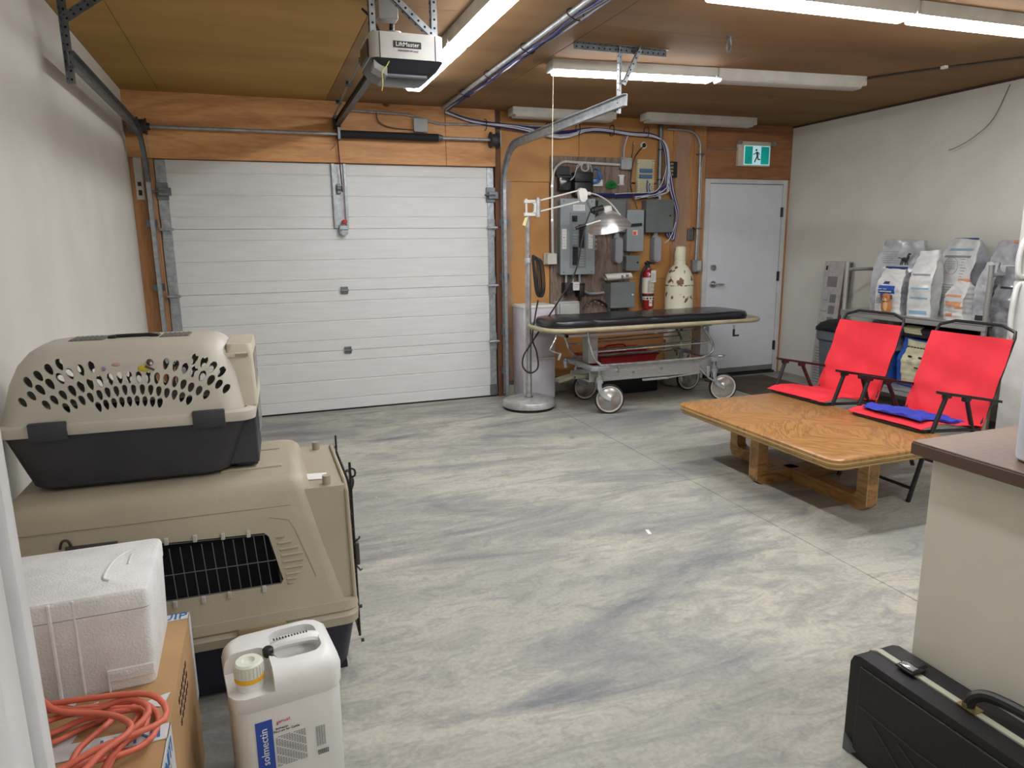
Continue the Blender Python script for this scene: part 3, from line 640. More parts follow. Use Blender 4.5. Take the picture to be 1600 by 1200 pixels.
ebox('splitter_box', 'plain grey steel box partly hidden behind the lamp shade', 'electrical box', 3.10, 3.395, 1.525, 1.83, m=gb2)
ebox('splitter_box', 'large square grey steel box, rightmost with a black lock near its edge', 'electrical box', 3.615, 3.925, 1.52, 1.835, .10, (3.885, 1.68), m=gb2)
def disc(t):
    P('switch_handle', t, black, lambda b: (b.hexa([(3.44, D-.125, 1.578), (3.56, D-.125, 1.585), (3.56, D-.10, 1.585), (3.44, D-.10, 1.578), (3.46, D-.125, 1.605), (3.56, D-.125, 1.612), (3.56, D-.10, 1.612), (3.46, D-.10, 1.605)])), label='black switch handle')
    P('warning_label', t, [G('label_peach', (226, 190, 166), .5), G('label_orange', (214, 96, 48), .5)], lambda b: (b.box(3.47, 3.525, D-.1085, D-.106, 1.495, 1.545), b.box(3.475, 3.505, D-.110, D-.108, 1.50, 1.53, mi=1)))
ebox('disconnect_switch', 'tall grey disconnect switch with a black handle and an orange label', 'electrical box', 3.408, 3.592, 1.342, 1.735, .10, None, panelgrey, disc)
ebox('small_breaker_box', 'small grey box directly under the tall disconnect switch', 'electrical box', 3.412, 3.562, 1.155, 1.303, .09, (3.535, 1.235))
ebox('transformer_box', 'grey steel box low on the wall with a bent conduit entering its side', 'electrical box', 3.225, 3.492, .80, 1.052, .13, (3.465, .925, white_pl))
P('connector', bpy.data.objects['transformer_box'], galvd, lambda b: b.cyl((3.25, D-.06, .755), (3.25, D-.06, .805), .018, n=12))
for x in (3.335, 3.765):
    t = thing('conduit_body', 'grey plastic oval conduit body below the %s' % ('box behind the lamp shade' if x < 3.5 else 'large square grey box'), 'conduit fitting', (x, D, 1.23))
    P('body', t, greypl, lambda b: b.rings([[(px_, y, pz) for px_, pz in rrect(.042, .125, .04, 6, x, 1.355)] for y in (D-.01, D-.085)]))
    P('cover', t, G('grey_pvc_light', (150, 152, 158), .45), lambda b: (b.rings([[(px_, y, pz) for px_, pz in rrect(.038, .12, .037, 6, x, 1.355)] for y in (D-.085, D-.092)]), [b.cyl((x, D-.095, z), (x, D-.091, z), .005, n=8) for z in (1.25, 1.46)]))
    P('hub', t, greypl, lambda b: (b.cyl((x-.01, D-.05, 1.47), (x-.01, D-.05, 1.53), .027), b.cyl((x-.01, D-.05, 1.47), (x-.01, D-.05, 1.49), .032)))
t = thing('grey_weatherproof_box', 'pale grey plastic box just above the left end of the stretcher mattress', 'electrical box', (2.78, D, .66))
P('box', t, G('pale_grey_pvc', (166, 168, 162), .5), lambda b: b.box(2.665, 2.90, D-.12, D-.014, .66, .885, .012, 3))
P('lid', t, G('pale_grey_pvc2', (172, 174, 168), .5), lambda b: b.box(2.69, 2.895, D-.135, D-.12, .66, .87, .012, 3))
P('ear', t, greypl, lambda b: (b.cyl((2.745, D-.03, .905), (2.745, D-.014, .905), .016, n=12), b.box(2.655, 2.67, D-.05, D-.014, .82, .86, .004, 1)))
pb = thing('white_outlet_box', 'white box at the bottom of the white conduit left of the breaker panel', 'electrical box', (2.63, D, 1.235))
P('box', pb, G('offwhite_metal', (196, 196, 188), .5), lambda b: b.box(2.59, 2.685, D-.075, D-.012, 1.235, 1.335, .004, 1))
P('backplate', pb, G('beige_plate', (170, 164, 146), .5), lambda b: b.box(2.57, 2.69, D-.03, D-.012, 1.232, 1.34, .004, 1))
P('conduit', pb, G('offwhite_metal', (196, 196, 188), .5), lambda b: b.tube([(2.655, D-.04, 1.335), (2.652, D-.04, 1.8), (2.655, D-.04, 2.0), (2.68, D-.04, 2.10), (2.76, D-.04, 2.165), (2.9, D-.04, 2.165), (3.35, D-.04, 2.155)], .012, 10, 4))
sq = thing('square_junction_box', 'square galvanised box at the right end of the white bent conduit', 'junction box', (3.41, D, 2.11))
P('box', sq, galv, lambda b: b.box(3.355, 3.46, D-.07, D-.012, 2.115, 2.215, .003, 1))
P('cover', sq, G('grey_cover_plate', (158, 162, 160), .5), lambda b: (b.box(3.350, 3.465, D-.078, D-.07, 2.11, 2.22, .004, 1)))
P('screw', sq, print_black, lambda b: [b.cyl((x, D-.081, z), (x, D-.077, z), .005, n=8) for x, z in ((3.36, 2.205), (3.455, 2.12))])
for dx in (0, .025): P('cable', sq, wcab if dx else gcab, lambda b: b.tube([(3.37+dx, D-.04, 2.22), (3.375+dx, D-.04, 2.32), (3.40+dx, D-.04, 2.40), (3.44+dx*.4, D-.05, 2.46)], .005, 6, 4))

# modems, data gear
mo = thing('modem', 'small black modem, leftmost of the devices over the breaker panel', 'modem', (2.76, D, 1.89))
P('body', mo, G('black_gloss', (16, 16, 18), .2, coat=.5), lambda b: b.box(2.70, 2.83, D-.09, D-.02, 1.895, 2.05, .02, 3))
P('bracket', mo, black, lambda b: (b.box(2.685, 2.825, D-.05, D-.014, 2.04, 2.125, .005, 1), b.box(2.68, 2.84, D-.095, D-.09, 2.02, 2.04, .003, 1)))
ba = thing('backup_battery', 'larger black box beside the small modem, half hidden by the lamp head', 'power box', (2.95, D, 1.85))
P('body', ba, black, lambda b: b.box(2.856, 3.045, D-.10, D-.014, 1.86, 1.985, .006, 2))
P('lid', ba, black, lambda b: b.box(2.856, 3.045, D-.10, D-.014, 1.989, 2.075, .006, 2))
P('vents', ba, [G('black_matte_rib', (34, 34, 36), .6)], lambda b: [b.box(2.88, 3.02, D-.102, D-.10, 1.88+.012*k, 1.884+.012*k) for k in range(6)])
T1('white_cable_coil', 'small coil of white cable hung over the larger black box', 'cable coil', wcab, lambda b: (b.tube([(2.945+.035*math.cos(q*.7), D-.10-.002*q, 2.115+.035*math.sin(q*.7)) for q in range(22)], .0045, 6, 2), b.tube([(2.93, D-.10, 2.15), (2.88, D-.09, 2.13), (2.86, D-.09, 2.05), (2.82, D-.08, 2.01)], .004, 6, 4), b.tube([(2.95, D-.11, 2.155), (3.0, D-.10, 2.16), (3.03, D-.09, 2.10), (3.05, D-.08, 2.03)], .004, 6, 4), b.tube([(2.92, D-.11, 2.15), (2.87, D-.1, 2.10), (2.845, D-.1, 2.03), (2.81, D-.09, 2.0)], .004, 6, 4)))
bcab = G('blue_patch_cable', (64, 110, 168), .5)
T1('blue_cable_coil', 'coil of blue network cable on the barn wood board', 'cable coil', bcab, lambda b: [b.tube([(3.09+(.035+.006*q)*math.cos(a*PI/6), D-.03-.006*q+.004*math.sin(a), 2.07+(.045+.006*q)*math.sin(a*PI/6)-.006*q) for a in range(12)], .0045, 6, 2, closed=True) for q in range(5)])
T1('data_jack', 'white surface data jack with blue leads under the blue coil', 'data jack', [white_pl, bcab], lambda b: (b.box(3.035, 3.175, D-.04, D-.014, 1.955, 2.015, .003, 1), [b.tube([(3.02, D-.045, 1.99-.01*q), (3.08, D-.05, 1.985-.006*q), (3.15, D-.045, 2.02+.004*q)], .0035, 6, 4, mi=1) for q in range(3)]))
T1('green_wire_coil', 'small tangle of bright green wire on the barn wood board', 'wire coil', G('green_wire', (28, 128, 60), .5), lambda b: [b.tube([(3.265+(.04+.004*q)*math.cos(a*PI/5+q), D-.03-.004*q, 1.98+.018*math.sin(a*PI/5+q)-.004*q+.01*math.cos(a)) for a in range(10)], .004, 6, 2, closed=True) for q in range(6)])
T1('data_jack', 'tall narrow white data jack right of the green wire', 'data jack', [white_pl, print_grey], lambda b: (b.box(3.36, 3.405, D-.03, D-.014, 1.975, 2.065, .003, 1), b.box(3.35, 3.415, D-.022, D-.014, 1.97, 1.98), b.box(3.35, 3.415, D-.022, D-.014, 2.055, 2.065)))
pp = thing('punch_down_block', 'beige and blue telephone punch down block with rows of clips', 'wiring block', (3.62, D, 1.9))
P('backboard', pp, G('beige_board', (188, 182, 152), .6), lambda b: b.box(3.545, 3.735, D-.03, D-.002, 1.895, 2.215, .003, 1))
for x in (3.545, 3.71): P('clip_strip', pp, [G('clip_ivory', (206, 196, 156), .5), print_black], lambda b: [b.box(x, x+.022, D-.045, D-.03, 1.90+.021*k, 1.914+.021*k, .002, 1, mi=0) or b.box(x+.007, x+.015, D-.047, D-.044, 1.904+.021*k, 1.911+.021*k, mi=1) for k in range(15)])
for z in (2.09, 2.035): P('blue_module', pp, G('blue_module', (74, 108, 148), .5), lambda b: (b.box(3.57, 3.705, D-.05, D-.03, z, z+.035, .003, 1)))
P('wire_fan', pp, [navy, gcab, wcab], lambda b: [b.tube([(3.66+.01*k, D-.035, 2.02-.01*k), (3.65+.006*k, D-.045, 1.96), (3.66+.01*k, D-.04, 1.90)], .004, 5, 3, mi=k % 3) for k in range(6)])
bs = thing('terminal_strip', 'black terminal block with four bright contacts right of the thick conduit', 'wiring block', (3.93, D, 2.04))
P('body', bs, black, lambda b: (b.box(3.885, 3.99, D-.045, D-.002, 2.05, 2.20, .004, 1), b.box(3.99, 4.005, D-.02, D-.002, 2.055, 2.065)))
P('contact', bs, G('contact_metal', (190, 176, 150), .35, .6), lambda b: [b.box(3.905, 3.94, D-.055, D-.045, 2.065+.033*k, 2.088+.033*k, .004, 1) for k in range(4)])
P('lead', bs, G('pink_lead', (170, 110, 90), .6), lambda b: b.tube([(3.945, D-.02, 2.05), (3.94, D-.02, 2.01), (3.91, D-.02, 1.985)], .003, 5, 3))
T1('wall_feedthrough', 'black cable leaving a round white grommet high on the wall', 'cable', [white_pl, black], lambda b: (b.cyl((3.625, D-.012, 2.345), (3.625, D, 2.345), .032, n=18, mi=0), b.ball((3.625, D-.02, 2.345), (.02, .02, .022), 8, mi=1), b.tube([(3.62, D-.03, 2.34), (3.57, D-.04, 2.30), (3.51, D-.04, 2.22), (3.485, D-.04, 2.1), (3.475, D-.04, 1.98), (3.50, D-.04, 1.88), (3.53, D-.08, 1.745)], .0055, 6, 5, mi=1)))
T1('wall_lead', 'thin black lead dropping from a small hook left of the grommet', 'cable', [black, white_pl], lambda b: (b.tube([(3.505, D-.02, 2.37), (3.50, D-.02, 2.28), (3.482, D-.03, 2.2), (3.478, D-.03, 2.0)], .004, 6, 4), b.ball((3.512, D-.012, 2.36), .01, 8, mi=1)))
T1('white_lead', 'white cable running from the cable bundle across the barn wood board', 'cable', wcab, lambda b: b.tube([(3.845, D-.08, 2.15), (3.80, D-.08, 2.0), (3.73, D-.08, 1.915), (3.62, D-.07, 1.90), (3.46, D-.06, 1.895), (3.30, D-.05, 1.885)], .0045, 6, 5))
T1('low_cable_run', 'flat run of navy cables just above the grey steel boxes', 'cables', navy, lambda b: [b.tube([(3.08, D-.03-.006*k, 1.865+.008*k), (3.3, D-.04, 1.855+.01*k), (3.55, D-.04, 1.86+.008*k), (3.74, D-.05, 1.875+.012*k)], .005, 6, 4) for k in range(4)])
T1('hanging_cable_loop', 'looped bundle of navy and white cables hanging right of the large box', 'cables', [navy, wcab], lambda b: [b.tube([(3.86+.008*k, D-.07, 2.1), (3.90+.01*k, D-.06, 1.92), (3.955+.008*k, D-.05, 1.80), (3.985+.006*k, D-.05, 1.68+.01*k), (3.96+.006*k, D-.05, 1.56), (3.92+.01*k, D-.05, 1.49-.01*k), (3.88+.01*k, D-.05, 1.50), (3.90, D-.04, 1.6), (3.935, D-.03, 1.75), (3.94, D-.03, 1.80)], .0055, 6, 4, mi=(0, 1, 0, 0, 1, 0)[k]) for k in range(6)])
T1('white_loose_end', 'loose curled white cable end below the large square grey box', 'cable', wcab, lambda b: b.tube([(3.96, D-.09, 1.62), (3.93, D-.09, 1.52), (3.89, D-.09, 1.45), (3.84, D-.09, 1.42)], .0045, 6, 4))
T1('white_spring_cord', 'white coiled cable peeking out right of the breaker panel', 'cable', wcab, lambda b: b.tube([(3.075+.035*math.cos(q*PI/5), D-.05, 1.50-.0042*q+.018*math.sin(q*PI/5)) for q in range(34)], .0035, 6, 2))
# under the panel
ad = thing('power_adapter', 'round black adapter under the left side of the breaker panel', 'adapter', (2.79, D, .93))
P('body', ad, black, lambda b: (b.box(2.755, 2.835, D-.11, D-.014, .955, 1.06, .008, 2), b.cyl((2.80, D-.12, .965), (2.80, D-.06, .965), .032)))
T1('white_adapter', 'white plug-in timer between two black adapters', 'adapter', [white_pl, print_grey], lambda b: (b.box(2.835, 2.90, D-.12, D-.04, .985, 1.065, .005, 2), b.box(2.845, 2.89, D-.122, D-.12, 1.04, 1.044, mi=1), b.box(2.845, 2.88, D-.122, D-.12, 1.02, 1.023, mi=1)))
T1('power_adapter', 'black adapter block right of the white plug-in timer', 'adapter', black, lambda b: (b.box(2.90, 2.955, D-.12, D-.014, .92, 1.035, .006, 2), b.box(2.90, 2.97, D-.10, D-.03, 1.03, 1.05, .004, 1), b.box(2.91, 2.935, D-.10, D-.06, .88, .93, .004, 1)))
def tubelog(b):
    R = []
    for x, s_ in ((3.155, .8), (3.17, 1), (3.30, .98), (3.43, .86)):
        R.append([(x+(.012 if k > 8 else 0), D-.14+.05*s_*math.cos(2*PI*k/16), 1.10+.033*s_*math.sin(2*PI*k/16)+.012*(x-3.15)/.28) for k in range(16)])
    b.rings(R, cap0=False)
T1('rolled_papers', 'rolled white papers lying on top of the low grey box', 'papers', [G('paper_white', (222, 220, 212), .7), print_grey], lambda b: (tubelog(b), b.box(3.31, 3.33, D-.192, D-.18, 1.09, 1.12, mi=1), b.box(3.36, 3.39, D-.188, D-.176, 1.10, 1.125, mi=1)))
T1('candy_wire', 'black and copper twisted wire tangle lying behind the stretcher mattress', 'wire', [black, G('copper_bits', (190, 120, 84), .5)], lambda b: ([b.tube([(2.97, D-.05-.01*k, .80), (3.03, D-.06, .855+.01*k), (3.10, D-.06-.01*k, .885), (3.17, D-.06, .85+.008*k), (3.26, D-.06, .80)], .007, 6, 4) for k in range(3)], [b.ball((3.0+.04*k, D-.09, .845+.018*(1.5-abs(k-2))), (.01, .006, .007), 6, mi=1) for k in range(5)]))

# fire extinguisher
fe = thing('fire_extinguisher', 'red fire extinguisher with white labels on the wall beside the cream cylinder', 'extinguisher', (3.665, D-.08, .76))
fx, fy = 3.67, D-.08
P('cylinder', fe, G('extinguisher_red', (150, 20, 30), .25, coat=.6), lambda b: b.lathe([(.0, .775), (.052, .775), (.06, .79), (.06, 1.12), (.05, 1.15), (.025, 1.17), (.02, 1.185), (0, 1.185)], (fx, fy, 0), 28, cap0=False, cap1=False))
P('label', fe, [G('label_ivory', (216, 214, 196), .5), print_grey], lambda b: (b.lathe([(.0612, .93), (.0612, 1.085)], (fx, fy, 0), 28, cap0=False, cap1=False), [b.box(fx-.035, fx+.03-.01*(q % 3), fy-.0625, fy-.05, .945+.013*q, .949+.013*q, mi=1) for q in range(9)]))
P('strap', fe, [black, galv], lambda b: (b.lathe([(.0622, .905), (.0622, .918)], (fx, fy, 0), 28, cap0=False, cap1=False), b.cyl((fx-.06, fy-.03, .885), (fx-.06, fy-.045, .885), .008, n=10, mi=1)))
P('lower_label', fe, [G('label_ivory', (216, 214, 196), .5), print_black], lambda b: (b.lathe([(.0611, .865), (.0611, .90)], (fx, fy, 0), 28, cap0=False, cap1=False), [b.box(fx-.045+.032*q, fx-.03+.032*q, fy-.0635, fy-.05, .875, .89, mi=1) for q in range(3)]))
P('date_sticker', fe, [white_pl, print_black], lambda b: (b.box(fx-.018, fx+.015, fy-.0625, fy-.05, .805, .862), b.text('03', .026, front(fx-.002, fy-.0632, .838), mi=1)))
P('inspection_tag', fe, [white_pl, print_grey], lambda b: (b.box(fx-.01, fx+.045, fy-.072, fy-.068, 1.04, 1.155, .002, 1), [b.box(fx-.003, fx+.035, fy-.0735, fy-.072, 1.055+.013*q, 1.058+.013*q, mi=1) for q in range(6)]))
P('valve_head', fe, [black, chrome], lambda b: (b.cyl((fx-.01, fy, 1.18), (fx-.01, fy, 1.215), .022, n=12), b.box(fx-.04, fx+.04, fy-.014, fy+.014, 1.215, 1.235, .004, 1), b.hexa([(fx-.02, fy-.01, 1.238), (fx+.06, fy-.01, 1.21), (fx+.06, fy+.01, 1.21), (fx-.02, fy+.01, 1.238), (fx-.02, fy-.01, 1.25), (fx+.06, fy-.01, 1.222), (fx+.06, fy+.01, 1.222), (fx-.02, fy+.01, 1.25)]), b.box(fx-.035, fx-.01, fy-.04, fy-.02, 1.16, 1.18, mi=1)))
P('hose', fe, black, lambda b: b.tube([(fx-.03, fy-.01, 1.20), (fx-.075, fy-.01, 1.14), (fx-.085, fy, 1.0), (fx-.075, fy-.01, .86), (fx-.05, fy-.02, .80)], .010, 8, 4))
P('pull_pin', fe, galv, lambda b: b.tube([(fx+.02, fy-.02, 1.235), (fx+.07, fy-.04, 1.25), (fx+.12, fy-.02, 1.255)], .002, 5, 3))
# gas cylinder
rustm = mat('chipped_cream_paint', (216, 212, 188), .5, c2=(110, 74, 46), scale=15, lo=.385, hi=.405, stretch=(1, 1, .8), detail=4, bump=.1)
ta = thing('gas_cylinder', 'tall chipped cream gas cylinder standing between the extinguisher and the white door', 'gas cylinder', (3.955, 5.99, 0))
tx, ty = 3.96, 6.0
P('body', ta, rustm, lambda b: b.lathe([(0, 0), (.128, .005), (.138, .03), (.138, 1.02), (.132, 1.075), (.112, 1.135), (.08, 1.185), (.055, 1.205), (0, 1.205)], (tx, ty, 0), 36, cap0=False, cap1=False))
P('neck_ring', ta, rustm, lambda b: b.lathe([(.05, 1.20), (.056, 1.205), (.056, 1.24), (.05, 1.245)], (tx, ty, 0), 28))
P('valve_cap', ta, rustm, lambda b: b.lathe([(.052, 1.245), (.054, 1.25), (.054, 1.345), (.05, 1.375), (.035, 1.385), (0, 1.387)], (tx, ty, 0), 28, cap1=False))
P('shoulder_band', ta, G('rust_band', (96, 66, 44), .8, c2=(206, 200, 176), scale=30, lo=.45, hi=.55), lambda b: b.lathe([(.1386, 1.0), (.1386, 1.012)], (tx, ty, 0), 36, cap0=False, cap1=False))

# ------------------------------------------------------------------ water cooler
wc = thing('water_cooler', 'tall white bottom-load water cooler behind the lamp pole', 'water cooler', (2.39, 6.0, 0))
P('cabinet', wc, G('cooler_white', (206, 198, 206), .4), lambda b: b.box(2.245, 2.56, 5.87, 6.15, .01, .865, .012, 3))
P('top_cap', wc, white_pl, lambda b: (b.box(2.24, 2.565, 5.865, 6.155, .85, .88, .010, 3), b.box(2.30, 2.33, 5.9, 5.93, .88, .888, .003, 1)))
P('front_door', wc, G('cooler_white2', (212, 206, 212), .35), lambda b: b.box(2.29, 2.552, 5.862, 5.875, .03, .36, .006, 2))
P('dispense_recess', wc, G('cooler_recess', (196, 190, 196), .5), lambda b: (b.box(2.36, 2.54, 5.858, 5.872, .40, .62, .004, 2), b.box(2.345, 2.55, 5.845, 5.87, .62, .636, .004, 1)))
P('side_vents', wc, G('vent_grey', (168, 162, 172), .5), lambda b: [b.box(2.2425, 2.246, 5.88+.002*q, 6.05, .06+.018*q, .066+.018*q) for q in range(12)], kind='stuff')
P('drip_tray', wc, G('cooler_beige', (198, 186, 168), .5), lambda b: b.box(2.37, 2.54, 5.835, 5.862, .385, .40, .003, 1))

# ------------------------------------------------------------------ exam lamp
la = thing('examination_lamp', 'silver floor lamp with a round weighted base and spring arm', 'lamp', (2.2, 5.63, 0))
silv = G('silver_paint', (186, 186, 182), .38, .35, c2=(150, 150, 146), scale=12); lx, ly = 2.2, 5.63
P('base', la, silv, lambda b: b.lathe([(0, .018), (.215, .018), (.232, .025), (.234, .06), (.224, .078), (.19, .086), (.17, .094), (.0, .097)], (lx, ly, 0), 56, cap0=False, cap1=False))
P('rubber_foot', la, rubber, lambda b: b.lathe([(0, 0), (.222, 0), (.228, .019), (0, .019)], (lx, ly, 0), 48, cap0=False, cap1=False))
P('base_collar', la, galvd, lambda b: b.lathe([(.04, .095), (.038, .102), (.024, .104)], (lx, ly, 0), 24))
P('pole', la, chrome, lambda b: (b.cyl((lx, ly, .1), (lx, ly, 1.30), .026, n=24), b.cyl((lx, ly, 1.28), (lx, ly, 1.66), .0205, n=24)))
P('pole_collar', la, silv, lambda b: b.cyl((lx, ly, 1.27), (lx, ly, 1.31), .029, n=24))
P('top_bracket', la, G('bracket_white', (206, 204, 196), .45), lambda b: (b.cyl((lx-.01, ly, 1.66), (lx-.01, ly, 1.80), .009, n=10),
    b.prism([(lx-.03, 1.765), (lx+.07, 1.765), (lx+.07, 1.79), (lx-.03, 1.79)], 'Y', ly-.012, ly+.012), b.prism([(lx-.03, 1.66), (lx+.07, 1.66), (lx+.07, 1.685), (lx-.03, 1.685)], 'Y', ly-.012, ly+.012),
    [b.prism([(lx+.06, z0), (lx+.075, z0), (lx+.075, z1), (lx+.06-d, z1), (lx+.06-d2, z0)], 'Y', ly-.012, ly+.012) for z0, z1, d, d2 in ((1.68, 1.70, .005, .025), (1.70, 1.75, .0, .004), (1.75, 1.77, .025, .004))]))
P('spring_barrel', la, silv, lambda b: (b.cyl((lx+.095, ly, 1.65), (lx+.095, ly, 1.80), .024, n=20), b.cyl((lx+.095, ly, 1.80), (lx+.095, ly, 1.81), .012)))
P('paper_tag', la, G('tag_yellow', (220, 206, 150), .7), lambda b: b.hexa([(2.145, ly-.02, 1.585), (2.175, ly-.02, 1.575), (2.175, ly-.018, 1.575), (2.145, ly-.018, 1.585), (2.17, ly-.02, 1.645), (2.195, ly-.02, 1.65), (2.195, ly-.018, 1.65), (2.17, ly-.018, 1.645)]))
ay = 5.60
for z0, z1 in ((1.785, 1.872), (1.695, 1.778)): P('arm_rod', la, G('bracket_white', (206, 204, 196), .45), lambda b: b.cyl((lx+.11, ly, z0), (2.665, ay, z1), .007, n=10))
P('arm_head', la, G('bracket_white', (206, 204, 196), .45), lambda b: (b.prism([(2.65, 1.87), (2.67, 1.89), (2.715, 1.885), (2.735, 1.86), (2.735, 1.80), (2.71, 1.775), (2.68, 1.775), (2.665, 1.80), (2.655, 1.84)], 'Y', ay-.02, ay+.02), b.box(2.69, 2.705, ay-.023, ay-.018, 1.81, 1.85)))
P('yoke', la, G('bracket_white', (206, 204, 196), .45), lambda b: (b.cyl((2.73, ay, 1.845), (2.77, ay, 1.845), .016), b.tube([(2.75, ay, 1.85), (2.83, ay-.005, 1.835), (2.92, ay-.03, 1.785), (2.98, ay-.06, 1.72), (3.02, ay-.09, 1.655)], .01, 10, 5, flat=(.018, .006))))
# shade: axis tilted so that its mouth looks down and slightly towards the wall
ax_ = Vector((.26, .16, -.95)).normalized(); apex = Vector((2.925, ay-.02, 1.70))
zq = -ax_; xq = zq.cross(Vector((0, 1, 0))).normalized(); yq = zq.cross(xq)
SM = Matrix((xq, yq, zq)).transposed().to_4x4(); SM.translation = apex
alum = G('spun_aluminium', (196, 194, 190), .28, .7, c2=(160, 158, 154), scale=3, stretch=(1, 1, 30))
P('shade', la, alum, lambda b: b.rings([[(r*math.cos(2*PI*k/48), r*math.sin(2*PI*k/48), z) for k in range(48)] for r, z in ((.03, .0), (.045, -.003), (.082, -.022), (.118, -.05), (.126, -.062), (.148, -.085), (.178, -.128), (.192, -.152), (.189, -.152), (.174, -.127), (.144, -.086), (.12, -.06), (.08, -.027), (.03, -.006))], cap0=False, cap1=False, M=SM, loop=True))
P('socket', la, [G('bracket_white', (206, 204, 196), .45), black], lambda b: (b.box(-.035, .035, -.03, .03, -.012, .04, .006, 2, M=SM), b.cyl((2.77, ay-.02, 1.70), (2.88, ay-.02, 1.725), .022, .026, n=16, mi=1), b.cyl((2.79, ay-.02, 1.70), (2.83, ay-.02, 1.712), .033, n=16, mi=1)))
P('bulb', la, white_pl, lambda b: b.ball((apex+ax_*.08)[:], .03, 12))
P('handle', la, [G('bracket_white', (206, 204, 196), .45), black], lambda b: (b.cyl((2.81, ay-.12, 1.615), (2.66, ay-.12, 1.575), .007, n=8), b.cyl((2.67, ay-.12, 1.578), (2.58, ay-.12, 1.552), .013, n=12, mi=1)))
P('inner_strut', la, galvd, lambda b: b.tube([(2.74, ay, 1.80), (2.75, ay, 1.76), (2.78, ay-.01, 1.71)], .01, 8, 3))
P('cord', la, black, lambda b: b.tube([(2.76, ay-.02, 1.69), (2.72, ay-.03, 1.60), (2.68, ay-.03, 1.45), (2.62, ay-.04, 1.2), (2.50, ay-.04, 1.0), (2.36, ly-.03, .78), (2.23, ly-.03, .60), (2.14, ly-.04, .48), (2.13, ly-.04, .38), (2.19, ly-.05, .32), (2.27, ly-.04, .36), (2.26, ly-.04, .50), (2.22, ly-.04, .62), (2.25, ly-.03, .80), (2.28, ly-.03, .95)], .007, 8, 5))
P('cord_coil', la, black, lambda b: [b.tube([(lx+.03+.004*k, ly-.03, 1.33-.005*k), (lx+.06+.01*k, ly-.035-.004*k, 1.28), (lx+.085+.012*k, ly-.03, 1.05+.01*(k % 3)), (lx+.09+.006*k, ly-.035, .98), (lx+.055+.006*k, ly-.04, 1.02), (lx+.035+.004*k, ly-.035, 1.2)], .0055, 6, 4, closed=True) for k in range(6)])

# ------------------------------------------------------------------ stretcher
st = thing('stretcher', 'chrome wheeled hospital stretcher with black mattress and tan bumper rail', 'stretcher', (3.3, 5.45, 0))
tanr = G('tan_bumper', (168, 158, 128), .5, c2=(150, 140, 112)); 
loop = [(x, y, .728) for x, y in rrect(1.075, .315, .21, 6, 3.265, 5.45)]
P('bumper_rail', st, tanr, lambda b: b.tube(loop, .019, 10, 1, closed=True))
P('deck', st, stainless, lambda b: (b.rings([[(x, y, z) for x, y in rrect(1.045, .285, .19, 5, 3.265, 5.45)] for z in (.712, .735)])))
P('deck_frame', st, stainless, lambda b: [b.box(x0, x1, y0, y1, .665, .69, .003, 1) for x0, x1, y0, y1 in ((2.36, 3.3, 5.20, 5.225), (2.36, 3.95, 5.68, 5.705), (2.36, 2.39, 5.2, 5.7), (3.3, 3.33, 5.2, 5.7))])
def matt(b):
    R = []
    for z, g in ((.737, .012), (.742, 0), (.79, 0), (.803, .01), (.81, .035)):
        R.append([(x, y, z+(.006*math.sin(x*11+y*5)+.004*math.sin(x*27) if z > .78 else 0)) for x, y in rrect(.985-g, .27-g, .16, 6, 3.24, 5.455)])
    # dense outline along the long sides
    R2 = []
    for z, g in ((.737, .012), (.742, 0), (.765, -.004), (.79, 0), (.803, .01), (.808, .03), (.81, .10)):
        poly = rrect(.985-g, .27-g, .16-.5*max(g, 0), 6, 3.24, 5.455); out = []
        for i in range(len(poly)):
            a, c = Vector(poly[i]), Vector(poly[(i+1) % len(poly)]); n = max(1, int((c-a).length/.03))
            for q in range(n):
                p = a+(c-a)*q/n; w = .0018*math.sin(p.x*13)+.001*math.sin(p.x*41+1); fold = -.012*math.exp(-((p.x-3.15)/.03)**2)-.012*math.exp(-((p.x-2.62)/.03)**2)
                out.append((p.x, p.y+(w if z > .745 and g <= 0 else 0)-(fold if p.y < 5.3 and g <= 0 else 0), z+(w*1.0+fold*.5 if z > .78 else 0)))
        R2.append(out)
    n = min(len(r) for r in R2)
    R2 = [resample(r, 160) for r in R2]
    b.rings(R2)
def resample(r, n):
    P_ = [Vector(p) for p in r]; P_.append(P_[0]); L = [0]
    for a, c in zip(P_, P_[1:]): L.append(L[-1]+(c-a).length)
    out = []; j = 0
    for k in range(n):
        t = L[-1]*k/n
        while L[j+1] < t: j += 1
        out.append(P_[j].lerp(P_[j+1], (t-L[j])/max(1e-9, L[j+1]-L[j])))
    return out
P('mattress', st, G('black_vinyl', (26, 26, 32), .32, c2=(20, 20, 24), bump=.35, bscale=14, coat=.2), matt, ang=60)
P('chassis_box', st, stainless, lambda b: (b.box(2.60, 3.86, 5.235, 5.25, .265, .405, .004, 1), b.box(2.60, 3.86, 5.61, 5.625, .265, .31, .004, 1), b.box(2.60, 3.86, 5.25, 5.61, .265, .28)))
P('chassis_bolt', st, chrome, lambda b: [b.cyl((x, 5.227, z), (x, 5.237, z), .012, n=12) for x, z in ((2.87, .345), (2.87, .375), (3.02, .325), (3.30, .335), (3.63, .38), (2.66, .30), (3.70, .33))])
for x in (2.70, 3.84): P('lift_column', st, stainless, lambda b: b.box(x-.045, x+.045, 5.37, 5.49, .40, .70, .004, 1))
for x, s_ in ((2.60, -1), (3.87, 1)):
    P('end_crossbar', st, galv, lambda b: (b.box(x-.025, x+.025, 5.16, 5.72, .375, .41, .004, 1), b.box(x-.02 if s_ < 0 else x-.1, x+.14 if s_ < 0 else x+.02, 5.14, 5.18, .375, .41, .004, 1), b.box(x-.02 if s_ < 0 else x-.1, x+.14 if s_ < 0 else x+.02, 5.70, 5.74, .375, .41, .004, 1)))
